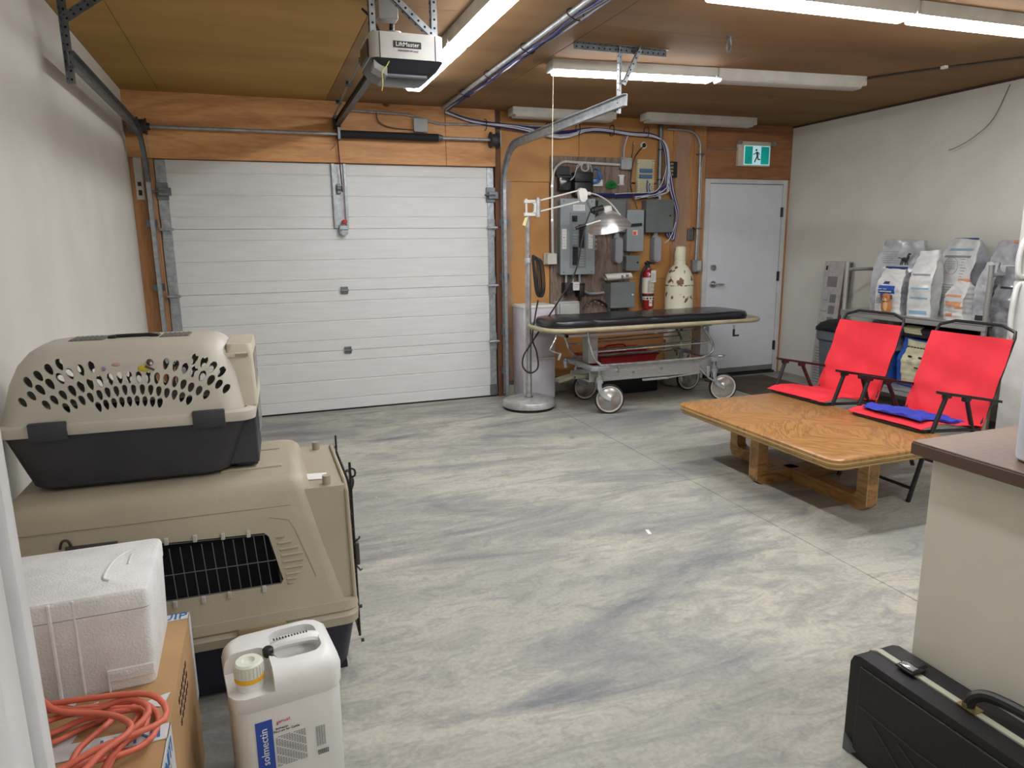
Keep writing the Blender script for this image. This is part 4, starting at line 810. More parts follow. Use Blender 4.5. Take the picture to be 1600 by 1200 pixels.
def caster(x, y, tilt):
    M = Matrix.Translation((x, y, .128)) @ Matrix.Rotation(tilt, 4, 'Z') @ Matrix.Rotation(PI/2, 4, 'X')
    w = P('wheel', st, rubber, lambda b: b.lathe([(.112, -.013), (.122, -.014), (.1275, -.006), (.1275, .006), (.122, .014), (.112, .013)], n=40, M=M))
    P('wheel_rim', w, G('white_rim', (196, 192, 184), .35, .3), lambda b: b.lathe([(.101, -.013), (.113, -.0155), (.114, 0), (.113, .0155), (.101, .013)], n=40, M=M))
    P('hub_cap', w, G('chrome_hub_cap', (196, 192, 186), .2, .75, c2=(140, 120, 108), scale=9, lo=.3, hi=.6), lambda b: b.lathe([(0, -.030), (.02, -.029), (.026, -.024), (.06, -.021), (.092, -.014), (.101, -.010), (.101, .010), (.092, .014), (.06, .021), (.026, .024), (.02, .029), (0, .03)], n=40, M=M, cap0=False, cap1=False))
    d = Vector((math.cos(tilt), math.sin(tilt), 0)); sd = Vector((-math.sin(tilt), math.cos(tilt), 0)); c = Vector((x, y, 0)); k0 = c-d*.085
    def fork(b):
        for q in (-1, 1):
            b.tube([k0+sd*.018*q+Vector((0, 0, .285)), k0+sd*.032*q+Vector((0, 0, .22)), c-d*.06+sd*.034*q+Vector((0, 0, .165)), c+sd*.034*q+Vector((0, 0, .128))], .016, 8, 4, flat=(.010, .020))
        b.cyl(c+sd*.04+Vector((0, 0, .128)), c-sd*.04+Vector((0, 0, .128)), .013, n=12); b.cyl(k0+Vector((0, 0, .265)), k0+Vector((0, 0, .30)), .032, n=16)
    P('caster_fork', st, galv, fork)
    P('caster_stem', st, chrome, lambda b: (b.cyl(k0+Vector((0, 0, .29)), k0+Vector((0, 0, .385)), .019, n=14), b.cyl(k0+Vector((0, 0, .30)), k0+Vector((0, 0, .32)), .03, n=16)))
caster(2.745, 5.15, -.32); caster(2.79, 5.71, .05); caster(3.925, 5.19, -.32); caster(3.90, 5.70, -.05)
gu = [(2.56, .70), (2.575, .62), (2.60, .54), (2.63, .47), (2.68, .425), (2.76, .41), (3.60, .41), (3.72, .42), (3.79, .45), (3.81, .50), (3.78, .57), (3.71, .66), (3.715, .69), (3.78, .705)]
for y, nm in ((5.20, 'side_guard'), (5.70, 'side_guard')):
    g = P(nm, st, chrome, lambda b: b.tube([(x, y, z) for x, z in gu], .0115, 8, 3))
    P('guard_rod', g, chrome, lambda b: b.cyl((2.605, y, .53), (3.795, y, .545), .0075, n=10))
P('far_rod', st, chrome, lambda b: (b.cyl((2.74, 5.44, .60), (3.80, 5.44, .63), .006, n=8), b.cyl((2.74, 5.44, .50), (3.80, 5.44, .53), .006, n=8)))
P('tilt_strut', st, stainless, lambda b: (b.hexa([(3.22, 5.25, .655), (3.235, 5.25, .65), (3.235, 5.28, .65), (3.22, 5.28, .655), (2.98, 5.25, .70), (3.01, 5.25, .70), (3.01, 5.28, .70), (2.98, 5.28, .70)]), b.hexa([(3.22, 5.22, .652), (3.245, 5.22, .652), (3.245, 5.25, .652), (3.22, 5.25, .652), (3.14, 5.22, .71), (3.165, 5.22, .71), (3.165, 5.25, .71), (3.14, 5.25, .71)]), b.box(3.28, 3.85, 5.5, 5.52, .64, .675)))
P('yellow_tube', st, G('yellow_plastic', (206, 190, 70), .4), lambda b: b.tube([(3.38, 5.3, .70), (3.5, 5.28, .692), (3.6, 5.3, .70)], .009, 8, 3))
P('crank', st, chrome, lambda b: (b.tube([(2.25, 5.15, .70), (2.235, 5.12, .68), (2.20, 5.12, .62), (2.185, 5.12, .595), (2.20, 5.12, .58), (2.27, 5.12, .55), (2.275, 5.12, .54)], .007, 8, 3), b.cyl((2.28, 5.12, .555), (2.262, 5.12, .50), .010, n=10)))
P('crank', st, [chrome, black], lambda b: (b.cyl((3.945, 5.10, .70), (3.945, 5.10, .66), .009, n=8), b.box(3.937, 3.953, 5.09, 5.106, .60, .665, .002, 1, mi=1), b.box(3.94, 4.0, 5.09, 5.106, .60, .614, .003, 1, mi=1)), label='folded crank with a black handle')
P('brake_pedal', st, G('tan_pedal', (120, 116, 96), .5), lambda b: (b.hexa([(2.35, 5.30, .27), (2.50, 5.30, .30), (2.50, 5.40, .30), (2.35, 5.40, .27), (2.35, 5.30, .295), (2.50, 5.30, .325), (2.50, 5.40, .325), (2.35, 5.40, .295)]), b.box(2.48, 2.64, 5.3, 5.36, .29, .32, .004, 1)))
P('end_knob', st, chrome, lambda b: (b.cyl((2.52, 5.55, .35), (2.52, 5.55, .43), .014, n=10), b.ball((2.52, 5.55, .40), .024, 10), b.ball((3.9, 5.20, .418), (.045, .03, .012), 10)))
P('foot_lever', st, stainless, lambda b: (b.box(3.10, 3.36, 5.20, 5.22, .245, .262, .002, 1), b.cyl((3.3, 5.21, .25), (3.85, 5.25, .27), .006, n=8), b.tube([(3.7, 5.22, .30), (3.78, 5.20, .22), (3.86, 5.18, .17)], .008, 8, 3), b.box(3.74, 3.765, 5.17, 5.19, .24, .33, .003, 1)))
rd = G('red_tool_box', (170, 22, 34), .4)
T1('plastic_crate', 'low black plastic crate on the floor under the stretcher', 'crate', [black, print_grey], lambda b: (b.box(2.95, 3.62, 5.80, 6.05, 0, .21, .01, 2), [b.box(3.0, 3.58, 5.795, 5.801, .03+.03*k, .04+.03*k) for k in range(5)]))
tb = thing('red_tote', 'red plastic tote with a ridged lid sitting behind the stretcher', 'tote', (3.3, 5.93, .21))
P('bin', tb, rd, lambda b: b.hexa([(3.03, 5.82, .212), (3.56, 5.82, .212), (3.56, 6.06, .212), (3.03, 6.06, .212), (2.99, 5.79, .36), (3.60, 5.79, .36), (3.60, 6.09, .36), (2.99, 6.09, .36)]))
P('lid', tb, rd, lambda b: (b.box(2.86, 3.62, 5.78, 6.11, .36, .385, .008, 2), b.box(2.93, 3.52, 5.84, 6.06, .385, .43, .012, 2)))
P('handle', tb, rd, lambda b: b.tube([(3.10, 5.93, .43), (3.13, 5.93, .455), (3.30, 5.93, .46), (3.33, 5.93, .43)], .008, 8, 3))

# ------------------------------------------------------------------ coffee table
ct = thing('coffee_table', 'low oak coffee table with rounded corners and a crossed sled base', 'table', (2.995, 3.2, 0))
oak = wood('oak_frame', (172, 130, 80), (136, 96, 54), .4, 'Y', 9, knots=False); oakx = wood('oak_frame_cross', (168, 126, 76), (130, 90, 50), .4, 'X', 9, knots=False)
brass = G('brass_inlay', (196, 176, 120), .3, .4)
cx, cy, hx, hy = 2.995, 3.18, .435, .685
P('tabletop', ct, [veneer(), oak], lambda b: b.rings([[(x-cx+cx, y, z) for x, y in rrect(hx-g, hy-g, .07, 6, cx, cy)] for z, g in ((.345, 0), (.350, 0), (.378, 0), (.385, .008))]))
P('edge_band', ct, brass, lambda b: b.rings([[(x, y, z) for x, y in rrect(hx+.003, hy+.003, .072, 6, cx, cy)] for z in (.357, .364)]))
P('lower_rim', ct, oak, lambda b: (b.rings([[(x, y, z) for x, y in rrect(hx-.012, hy-.012, .06, 6, cx, cy)] for z in (.325, .346)]), ))
P('lower_band', ct, brass, lambda b: b.rings([[(x, y, z) for x, y in rrect(hx-.008, hy-.008, .062, 6, cx, cy)] for z in (.332, .339)]))
def sled(b, half, w, ax, c):
    """U frame: outer rounded, inner square-ish"""
    t_, h = .072, .326; r = .05
    out = [(-half, h), (-half, r)]+[(-half+r-r*math.cos(a), r-r*math.sin(a)) for a in (.4, .8, 1.2)]+[(-half+r, 0), (half-r, 0)]+[(half-r+r*math.sin(a), r-r*math.cos(a)) for a in (.4, .8, 1.2)]+[(half, r), (half, h)]
    inn = [(half-t_, h), (half-t_, t_+.02), (half-t_-.02, t_), (-half+t_+.02, t_), (-half+t_, t_+.02), (-half+t_, h)]
    if ax == 'Y': f = lambda a, z, d: (c[0]+d, c[1]+a, z)
    else: f = lambda a, z, d: (c[0]+a, c[1]+d, z)
    poly = out+inn; n = len(poly); no = len(out)
    vs = [f(a, z, -w) for a, z in poly]+[f(a, z, w) for a, z in poly]
    fs = [(i, (i+1) % n, (i+1) % n+n, i+n) for i in range(n)]
    b.add(vs, fs)
    b.add(vs[:n], [tuple(range(n))]); b.add(vs[n:], [tuple(range(n))])
P('sled_leg', ct, oak, lambda b: sled(b, .575, .035, 'Y', (3.0, 3.235)))
P('sled_leg', ct, oakx, lambda b: sled(b, .335, .0345, 'X', (3.05, 3.262)))
def inlay(b):
    b.box(2.716, 2.719, 3.2285-.002, 3.2285+.004, .03, .325); b.box(3.033, 3.037, 2.658, 2.662, .03, .325); b.box(2.713, 2.717, 3.294, 3.298, .03, .325); b.box(2.963, 2.967, 2.658, 2.662, .03, .325)
P('leg_inlay', ct, brass, inlay)

# ------------------------------------------------------------------ folding chairs (face -X; origin at the front feet centre line)
redf = mat('red_canvas', (220, 42, 56), .75, c2=(206, 34, 46), scale=5, bump=.25, bscale=260)
def cloth(b, path, w, n=10, sag=0, wob=.003, t=.003):
    """fabric sling along path [(x,z)] spanning y in -w..w"""
    P_ = [Vector((x, 0, z)) for x, z in path]; Q = []
    for i in range(len(P_)-1):
        for q in range(6):
            a, c0, c1, d = P_[max(i-1, 0)], P_[i], P_[i+1], P_[min(i+2, len(P_)-1)]; u = q/6
            Q.append(.5*((2*c0)+(c1-a)*u+(2*a-5*c0+4*c1-d)*u*u+(3*c0-a-3*c1+d)*u**3))
    Q.append(P_[-1]); vs = []; m = len(Q)
    for k, p in enumerate(Q):
        d = (Q[min(k+1, m-1)]-Q[max(k-1, 0)]).normalized(); nn = Vector((d.z, 0, -d.x))
        if nn.z > 0: nn = -nn
        for j in range(n+1):
            s_ = -1+2*j/n; off = sag*(1-s_*s_)*math.sin(PI*k/(m-1))+random.gauss(0, wob*.3)+wob*math.sin(k*.8+s_*2)
            vs.append(p+Vector((0, w*s_, 0))+nn*off)
    for k, p in enumerate(Q):
        d = (Q[min(k+1, m-1)]-Q[max(k-1, 0)]).normalized(); nn = Vector((d.z, 0, -d.x))
        if nn.z > 0: nn = -nn
        for j in range(n+1): vs.append(vs[k*(n+1)+j]+nn*t)
    N = m*(n+1); fs = []
    for k in range(m-1):
        for j in range(n):
            a = k*(n+1)+j; q_ = (a, a+1, a+n+2, a+n+1); fs += [q_, tuple(reversed([v+N for v in q_]))]
    for k in range(m-1):
        for j in (0, n):
            a = k*(n+1)+j; fs.append((a, a+n+1, a+n+1+N, a+N))
    for k in (0, m-1):
        for j in range(n):
            a = k*(n+1)+j; fs.append((a, a+1, a+1+N, a+N))
    b.add(vs, fs)
def chair(label, loc, rz):
    t = thing('folding_chair', label, 'chair', loc, rz, 'red folding chairs'); hw = .245
    P('back_sling', t, redf, lambda b: cloth(b, [(.660, .868), (.606, .70), (.555, .56), (.521, .46), (.492, .368)], hw+.014, sag=.02), ang=80, local=True)
    P('seat_sling', t, redf, lambda b: cloth(b, [(.036, .411), (.16, .430), (.30, .414), (.50, .384)], hw+.012, sag=.012), ang=80, local=True)
    def bar(b, pts, sub=0): b.tube(pts, .0095, 8, sub)
    P('back_frame', t, blackm, lambda b: bar(b, [(.50, -hw, .37), (.575, -hw, .56), (.685, -hw, .875), (.70, -hw+.01, .905), (.715, -hw+.10, .935), (.715, hw-.10, .935), (.70, hw-.01, .905), (.685, hw, .875), (.575, hw, .56), (.50, hw, .37)]), local=True)
    P('seat_frame', t, blackm, lambda b: (bar(b, [(.50, -hw, .365), (.07, -hw, .395), (.05, -hw+.03, .395), (.05, hw-.03, .395), (.07, hw, .395), (.50, hw, .365)]), bar(b, [(.50, -hw, .365), (.50, hw, .365)])), local=True)
    for s_ in (-1, 1):
        P('armrest', t, blackm, lambda b: b.hexa([(.125, s_*(hw+.02)-.017, .605), (.60, s_*(hw+.02)-.017, .515), (.60, s_*(hw+.02)+.017, .515), (.125, s_*(hw+.02)+.017, .605), (.125, s_*(hw+.02)-.017, .62), (.60, s_*(hw+.02)-.017, .53), (.60, s_*(hw+.02)+.017, .53), (.125, s_*(hw+.02)+.017, .62)]), local=True)
        P('leg', t, blackm, lambda b: (b.tube([(.0, s_*(hw+.005), .0), (.08, s_*(hw+.012), .30), (.19, s_*(hw+.018), .595)], .0125, 8), b.box(.165, .215, s_*(hw+.018)-.014, s_*(hw+.018)+.014, .575, .60, .004, 1)), local=True)
        P('leg', t, blackm, lambda b: (b.tube([(.58, s_*(hw-.02), .0), (.44, s_*(hw), .36), (.34, s_*(hw+.018), .565)], .0125, 8), b.box(.315, .365, s_*(hw+.018)-.014, s_*(hw+.018)+.014, .545, .572, .004, 1)), local=True)
    P('front_foot_bar', t, blackm, lambda b: bar(b, [(.02, -hw-.005, .075), (.02, hw+.005, .075)]), local=True)
    P('rear_foot_bar', t, blackm, lambda b: bar(b, [(.55, -hw+.018, .075), (.55, hw-.018, .075)]), local=True)
    return t
chair('red canvas folding chair, the farther one, nearer the white door', (3.305, 3.655, 0), .02)
c2 = chair('red canvas folding chair, the nearer one, with a blue cloth on its seat', (3.305, 2.94, 0), -.01)
def folded(b):
    nx, ny = 22, 18; vs = []
    for s_ in (0, 1):
        for i in range(nx+1):
            for j in range(ny+1):
                u, v = i/nx, j/ny; x = 3.40+.37*u+.02*math.sin(v*6)*(.5+u); y = 2.74+.40*v+.015*math.sin(u*8)
                e = min(u, 1-u, v, 1-v); top = .445-.075*max(0, (u-.25))+.010*min(1, e*8)+.006*math.sin(u*19+v*5)+.006*math.sin(v*23-u*7)
                bot = .438-.085*max(0, u-.25)
                vs.append((x, y, bot if s_ == 0 else top))
    N = (nx+1)*(ny+1); fs = []
    for i in range(nx):
        for j in range(ny):
            a = i*(ny+1)+j; fs += [(a, a+1, a+ny+2, a+ny+1), (a+N, a+N+ny+1, a+N+ny+2, a+N+1)]
    for i in range(nx):
        for j in (0, ny): a = i*(ny+1)+j; fs.append((a, a+ny+1, a+ny+1+N, a+N))
    for j in range(ny):
        for i in (0, nx): a = i*(ny+1)+j; fs.append((a, a+1, a+1+N, a+N))
    b.add(vs, fs)
T1('folded_cloth', 'royal blue cloth folded on the seat of the nearer red chair', 'cloth', G('blue_cloth', (44, 58, 168), .8, c2=(34, 46, 146), bump=.3), folded, ang=80)

# ------------------------------------------------------------------ steel shelf unit along the right wall
sh = thing('steel_shelf', 'brushed steel shelf unit with tube posts against the right wall', 'shelf', (5.12, 4.2, 0))
sx0, sx1, sy0, sy1 = 4.90, 5.37, 3.52, 4.86
for x in (sx0+.02, sx1-.02):
    for y in (sy0+.02, sy1-.02):
        P('post', sh, stainless, lambda b: (b.cyl((x, y, 0), (x, y, 1.235), .019, n=16), b.cyl((x, y, 1.235), (x, y, 1.24), .021, n=16)))
for z in (.80, .20):
    P('shelf_board', sh, stainless, lambda b: (b.box(sx0, sx1, sy0, sy1, z, z+.02, .003, 1), b.box(sx0, sx0+.012, sy0, sy1, z-.035, z+.01, .003, 1)))
for y in (sy0+.02, sy1-.02): P('end_rail', sh, stainless, lambda b: b.cyl((sx0+.02, y, 1.17), (sx1-.02, y, 1.17), .016, n=12))
P('back_rail', sh, stainless, lambda b: b.cyl((sx1-.02, sy0+.02, 1.17), (sx1-.02, sy1-.02, 1.17), .012, n=12))

bagw = mat('bag_film_white', (212, 212, 208), .3, c2=(188, 190, 188), scale=7, lo=.35, hi=.6, bump=.9, bscale=9, coat=.3)
bagg = mat('bag_film_grey', (184, 186, 188), .25, c2=(146, 148, 152), scale=9, lo=.35, hi=.62, bump=1., bscale=10, coat=.4)
bagm = mat('bag_film_silver', (160, 162, 166), .25, .3, c2=(116, 118, 122), scale=12, lo=.35, hi=.62, bump=1., bscale=12, coat=.4)
BC = {'w': bagw, 'g': bagg, 's': bagm, 'K': G('bag_black', (34, 34, 38), .4), 'b': G('bag_blue', (44, 84, 168), .4), 'n': G('bag_navy', (38, 58, 112), .4), 't': G('bag_teal', (52, 106, 132), .4), 'c': G('bag_sky', (136, 176, 196), .4),
      'o': G('bag_orange', (214, 150, 112), .45), 'p': G('bag_print_grey', (140, 142, 148), .5), 'r': G('bag_rose', (186, 150, 150), .5), 'd': G('bag_brown', (110, 60, 40), .5), 'y': G('bag_fur', (176, 118, 70), .6), 'e': G('bag_fur_light', (214, 172, 124), .6), 'v': G('bag_cream', (214, 208, 172), .5)}
def bag(name, label, loc, w, d, h, rz, base='w', marks=(), clip=None, lean=0., pinch=.10, topw=.8, seed=0, clipw=.9, gusset=None):
    """a filled pouch; local x = width, -y = front. marks: (u0,u1,v0,v1,colour) on the front, u,v in 0..1; 'side' marks via gusset colour"""
    rnd = random.Random(seed); t = thing(name, label, 'bag', loc, rz, 'pet food bags on and under the steel shelf')
    nx, nz, ns = 26, 34, 7
    keys = [base]+sorted({m[4] for m in marks}-{base})+([gusset] if gusset and gusset != base else [])
    ph = [rnd.uniform(0, 6) for _ in range(6)]
    def pos(i, j):
        v = j/nz; zc = h*v
        wid = w*((1-.06*v) if v < .72 else (.955+(topw-.955)*(v-.72)/.28))
        dep = d*(.80+.45*math.sin(PI*min(1, v/.8)*.55+.2)) if v < .55 else d*(.80+.45*math.sin(PI*.6875*.55+.2))*max(pinch, 1-((v-.55)/.45)**1.25)
        dep = min(dep, d*1.25)
        n2 = nx+ns; per = i % (2*n2)
        # perimeter: front (nx), right side (ns), back, left side
        if per < nx: u = per/nx; x, y = (u-.5)*wid, -dep/2; nn = (0, -1)
        elif per < n2: s_ = (per-nx)/ns; x, y = wid/2, (s_-.5)*dep; nn = (1, 0)
        elif per < n2+nx: u = (per-n2)/nx; x, y = (.5-u)*wid, dep/2; nn = (0, 1)
        else: s_ = (per-n2-nx)/ns; x, y = -wid/2, (.5-s_)*dep; nn = (-1, 0)
        bul = .10*math.sin(PI*min(1, max(0, (x/wid+.5))))*d*(1-v*.5) if nn[1] else -.07*math.sin(PI*min(1, v*1.2))*w*math.sin(PI*(y/max(dep, 1e-3)+.5))
        cr = .0026*(math.sin(x*38+v*9+ph[0])+.7*math.sin(v*24+x*12+ph[1])+.6*math.sin(x*70-v*31+ph[2])+.8*math.sin(v*53+y*20+ph[3]))*(1 if v > .02 else 0)
        if v > .6: cr += .003*math.sin(x*60+v*40+ph[4])
        q = bul+cr
        return (x+nn[0]*q, y+nn[1]*q+lean*v*v, zc+(.008*math.sin(x*14+ph[5]) if v > .9 else 0))
    T = 2*(nx+ns)
    b = MB()
    b.v = [pos(i, j) for j in range(nz+1) for i in range(T)]
    for j in range(nz):
        for i in range(T):
            a, c_ = j*T+i, j*T+(i+1) % T; b.f.append((a, c_, c_+T, a+T)); mi = 0
            if i < nx:
                u, v = (i+.5)/nx, (j+.5)/nz
                for m_ in marks:
                    if m_[0] <= u <= m_[1] and m_[2] <= v <= m_[3]: mi = keys.index(m_[4])
            elif gusset: mi = keys.index(gusset)
            b.m.append(mi)
    b.f.append(tuple(range(T-1, -1, -1))); b.m.append(0); b.f.append(tuple(nz*T+i for i in range(T))); b.m.append(0)
    build('pouch', b, [BC[k] for k in keys], t, 70, True)
    if clip:
        P('closure_strip', t, BC[clip], lambda q: q.box(-w*topw*.5*clipw, w*topw*.5*clipw, lean-.012, lean+.012, h-.012, h+.010, .004, 1), local=True)
    return t, w, d, h
def prints(t, rows, w, d, y=None):
    """small printed lines on the front: (x0, x1, z, thickness, colour)"""
    cols = sorted({r[4] for r in rows})
    yy = -(d*1.25/2+.10*d+.010) if y is None else y
    P('printed_lines', t, [BC[k] for k in cols], lambda b: [b.box(r[0], r[1], yy-.0015, yy, r[2], r[2]+r[3], mi=cols.index(r[4])) for r in rows], local=True)
ZS = .82
L_ = lambda x0, x1, z0, n, st, c='p': [(x0+.006*((k*7) % 3), x1-.01*((k*5) % 4), z0-k*st, .005, c) for k in range(n)]
FR = -PI/2   # front faces -X
t, w, d, h = bag('pet_food_bag', 'big grey pet food bag with a black dog silhouette, back left on the shelf', (5.19, 4.51, ZS), .43, .16, .60, FR+.25, 'g', ((.05, .6, .90, .92, 'r'), (.1, .9, .30, .34, 'p')), None, .02, .3, .72, 1)
def dogsil(b, M):
    for o, r in (((0, 0, 0), (.03, .003, .018)), ((.026, 0, .022), (.012, .003, .022)), ((.034, 0, .044), (.014, .003, .009))): b.ball(o, r, 10, M=M)
    for x0, x1 in ((-.024, -.036), (-.012, -.02), (.012, .006), (.022, .026)): b.tube([(x0, 0, -.008), (x1, 0, -.045)], .004, 6, M=M)
    b.tube([(-.028, 0, .006), (-.048, 0, .016), (-.054, 0, .006)], .003, 6, 3, M=M)
P('dog_silhouette', t, BC['K'], lambda b: dogsil(b, Matrix.Translation((.06, -.095, .44))), local=True)
prints(t, L_(-.12, .02, .50, 6, .018)+L_(-.12, .10, .30, 5, .022), w, d, -.118)
t, w, d, h = bag('pet_food_bag', 'white pet food bag with a blue badge and a brown dog face', (4.99, 4.40, ZS), .235, .12, .375, FR+.10, 'w', ((.10, .78, .43, .62, 'b'), (.25, .60, .36, .43, 'b'), (.28, .50, .65, .70, 'n'), (.05, .35, .20, .36, 'g')), 'n', .01, .12, .8, 2, 1.0, 'g')
def dog(b):
    y = -.094
    for o, r, mi in [((o_[0]*1.25, (o_[1]-y)*1.3+y-.006, o_[2]*1.15), tuple(q*1.25 for q in r_), m__) for o_, r_, m__ in (((.015, y, .055), (.040, .006, .055), 0), ((.012, y-.004, .115), (.033, .007, .032), 0), ((-.02, y-.005, .118), (.010, .004, .02), 2), ((.046, y-.005, .125), (.010, .004, .016), 2),
                     ((.004, y-.009, .102), (.017, .005, .014), 1), ((.0, y-.013, .108), (.006, .003, .004), 3), ((-.008, y-.0105, .122), (.0035, .002, .0035), 3), ((.018, y-.0105, .122), (.0035, .002, .0035), 3), ((.003, y-.0125, .093), (.010, .002, .003), 3), ((.01, y-.004, .06), (.018, .004, .035), 1))]:
        b.ball(o, r, 10, mi=mi)
P('dog_picture', t, [BC['y'], BC['e'], BC['d'], BC['K']], dog, local=True)
prints(t, [(-.075, -.04, .20, .007, 'w'), (-.03, .0, .20, .007, 'w'), (-.065, .045, .18, .009, 'w')]+L_(-.10, -.05, .10, 2, .02), w, d, -.093)
bag('pet_food_bag', 'crumpled grey pet food bag wedged between the dog-face bag and the tallest bag', (5.12, 4.25, ZS), .17, .12, .47, FR+.1, 's', ((.1, .9, .5, .56, 'p'), (.1, .9, .25, .3, 'p')), None, .02, .15, .6, 3)
t, w, d, h = bag('pet_food_bag', 'tallest white pet food bag with a blue closure strip in the middle of the shelf', (5.235, 4.01, ZS), .38, .16, .60, FR-.15, 'w', ((.0, .20, .18, .30, 't'), (.0, .22, .14, .18, 'n'), (.1, .9, .77, .80, 'p'), (.08, .17, .36, .42, 'd'), (.15, .9, .84, .87, 'c')), 'n', .02, .14, .70, 4, .8, 'g')
def badge(b): b.tube([(.03+.065*math.cos(k*PI/12), -.127, .40+.065*math.sin(k*PI/12)) for k in range(24)], .002, 5, closed=True)
P('round_badge', t, BC['p'], badge, local=True)
prints(t, L_(-.01, .07, .43, 5, .014)+L_(-.15, -.06, .47, 8, .022)+L_(.11, .17, .47, 8, .022)+L_(-.04, .15, .25, 6, .02), w, d, -.126)
bag('pet_food_bag', 'white pet food bag turned sideways with blue lines, left of the tallest one', (5.01, 4.13, ZS), .19, .12, .52, FR+.15, 'w', ((.1, .9, .02, .10, 'c'), (.1, .9, .42, .44, 'c'), (.1, .9, .62, .64, 'p'), (.1, .9, .27, .29, 'c')), None, .03, .18, .75, 5)
bag('pet_food_bag', 'small white and orange pet food bag at the front edge of the shelf', (4.98, 3.79, ZS), .18, .11, .30, FR-.15, 'w', ((.1, .9, .60, .66, 'o'), (.1, .9, .34, .46, 'o'), (.1, .5, .08, .18, 'o'), (.6, .95, .28, .36, 'o')), 'o', .01, .14, .62, 6)
bag('pet_food_bag', 'slim silver pet food bag standing just left of the front right shelf post', (5.05, 3.635, ZS), .13, .12, .43, FR+.1, 'g', ((.1, .9, .30, .33, 'p'), (.2, .7, .04, .12, 'K')), None, .02, .12, .6, 7)
bag('pet_food_bag', 'tall pet food bag with an orange closure strip behind the right shelf post', (5.26, 3.67, ZS), .26, .12, .58, FR-.1, 'g', ((.05, .95, .62, .70, 'w'), (.1, .5, .55, .60, 'K'), (.05, .95, .10, .40, 's')), 'o', .02, .15, .75, 8)
t9, *_ = bag('pet_food_bag', 'dull silver pet food bag with a black logo, beside the refrigerator', (5.05, 3.42, ZS-.1), .26, .14, .50, FR-.05, 's', ((.1, .6, .7, .74, 'K'), (.1, .9, .2, .24, 'p')), 'o', .01, .2, .8, 9, .4)
T1('side_table', 'small cream side table holding the silver bag beside the refrigerator', 'table', G('cream_board', (178, 166, 140), .5), lambda b: (b.box(4.93, 5.33, 3.24, 3.495, .695, .719, .003, 1), [b.box(x, x+.03, y, y+.03, 0, .695) for x in (4.94, 5.29) for y in (3.25, 3.455)]))
# under the shelf
t, w, d, h = bag('pet_food_bag', 'blue bag with a large cream panel of printed pictures, under the shelf', (5.12, 4.12, .225), .42, .18, .40, FR-.05, 'b', ((.12, .98, .05, .98, 'v'),), None, .0, .55, .95, 10)
P('printed_pictures', t, [BC['K'], BC['p']], lambda b: ([b.ball((-.05+.10*k, -.143, .26), (.022, .002, .010), 8) for k in range(3)], [b.box(-.08+.03*k, -.058+.03*k, -.1445, -.141, .335, .345) for k in range(8)], [b.box(-.08+.10*k, -.03+.10*k, -.144, -.141, .225-.015*q, .228-.015*q, mi=1) for k in range(3) for q in range(2)], b.box(.0, .09, -.144, -.141, .17, .18)), local=True)
bag('pet_food_bag', 'black bag lying on top of the blue and cream bag', (5.16, 4.10, .64), .46, .26, .13, FR, 'K', ((.1, .5, .2, .7, 'v'),), None, 0, .5, .9, 11)
bag('pet_food_bag', 'clear crumpled plastic bag behind the farther red chair, under the shelf', (5.14, 4.52, .50), .34, .26, .26, FR, 's', (), None, 0, .4, .7, 12)
T1('carton', 'small blue and white carton standing under the clear plastic bag', 'box', [blue_p, white_pl], lambda b: (b.box(5.0, 5.3, 4.40, 4.66, .222, .50, .004, 1), b.box(4.997, 5.0, 4.43, 4.63, .30, .42, mi=1)))
T1('carton', 'tan carton with a rose panel under the shelf, right of the cream-panel bag', 'box', [G('tan_carton', (170, 150, 130), .7), BC['r']], lambda b: (b.box(5.06, 5.30, 3.775, 3.88, .222, .62, .004, 1), b.box(5.057, 5.06, 3.785, 3.87, .40, .58, mi=1)))
for k, (z0, z1, lab) in enumerate(((.222, .40, 'lowest white carton with orange print beside the refrigerator'), (.402, .56, 'middle white carton with red stripe beside the refrigerator'), (.562, .66, 'top thin white carton beside the refrigerator'))):
    T1('carton', lab, 'box', [G('white_carton', (206, 202, 194), .6), BC['o' if k == 0 else 'r']], lambda b: (b.box(4.93, 5.24, 3.55, 3.76, z0, z1, .004, 1), b.box(4.927, 4.93, 3.58, 3.72, z0+.03, z0+.05, mi=1), b.box(4.927, 4.93, 3.58, 3.70, z0+.07, z0+.075, mi=1)), 'white cartons stacked by the refrigerator')
# bin + long carton
tc_ = thing('trash_can', 'grey plastic bin with a black lid left of the shelf', 'bin', (5.075, 5.025, 0))
P('bin', tc_, G('slate_plastic', (92, 98, 106), .55), lambda b: b.rings([[(x, y, z) for x, y in rrect(.13*s_, .13*s_, .035, 4, 5.075, 5.025)] for s_, z in ((.8, 0), (1, .50), (1.0, .50), (1.14, .52), (1.14, .60), (1.10, .60))]))
P('lid', tc_, black, lambda b: b.rings([[(x, y, z) for x, y in rrect(.13*s_, .13*s_, .035, 4, 5.075, 5.025)] for s_, z in ((1.2, .60), (1.2, .63), (1.0, .67), (.6, .70))]))
P('lid_tab', tc_, black, lambda b: b.box(4.905, 4.935, 4.98, 5.07, .615, .64, .006, 2))
lc = thing('long_carton', 'tall narrow printed carton leaning on the right wall left of the shelf', 'box', (5.2, 5.3, 0))
dx = .055
def slant(b, y0, y1, x0, x1, z0, z1, mi=0):
    k = lambda z: .10*z/1.22
    b.hexa([(x0+k(z0), y0, z0), (x1+k(z0), y0, z0), (x1+k(z0), y1, z0), (x0+k(z0), y1, z0), (x0+k(z1), y0, z1), (x1+k(z1), y0, z1), (x1+k(z1), y1, z1), (x0+k(z1), y1, z1)], mi=mi)
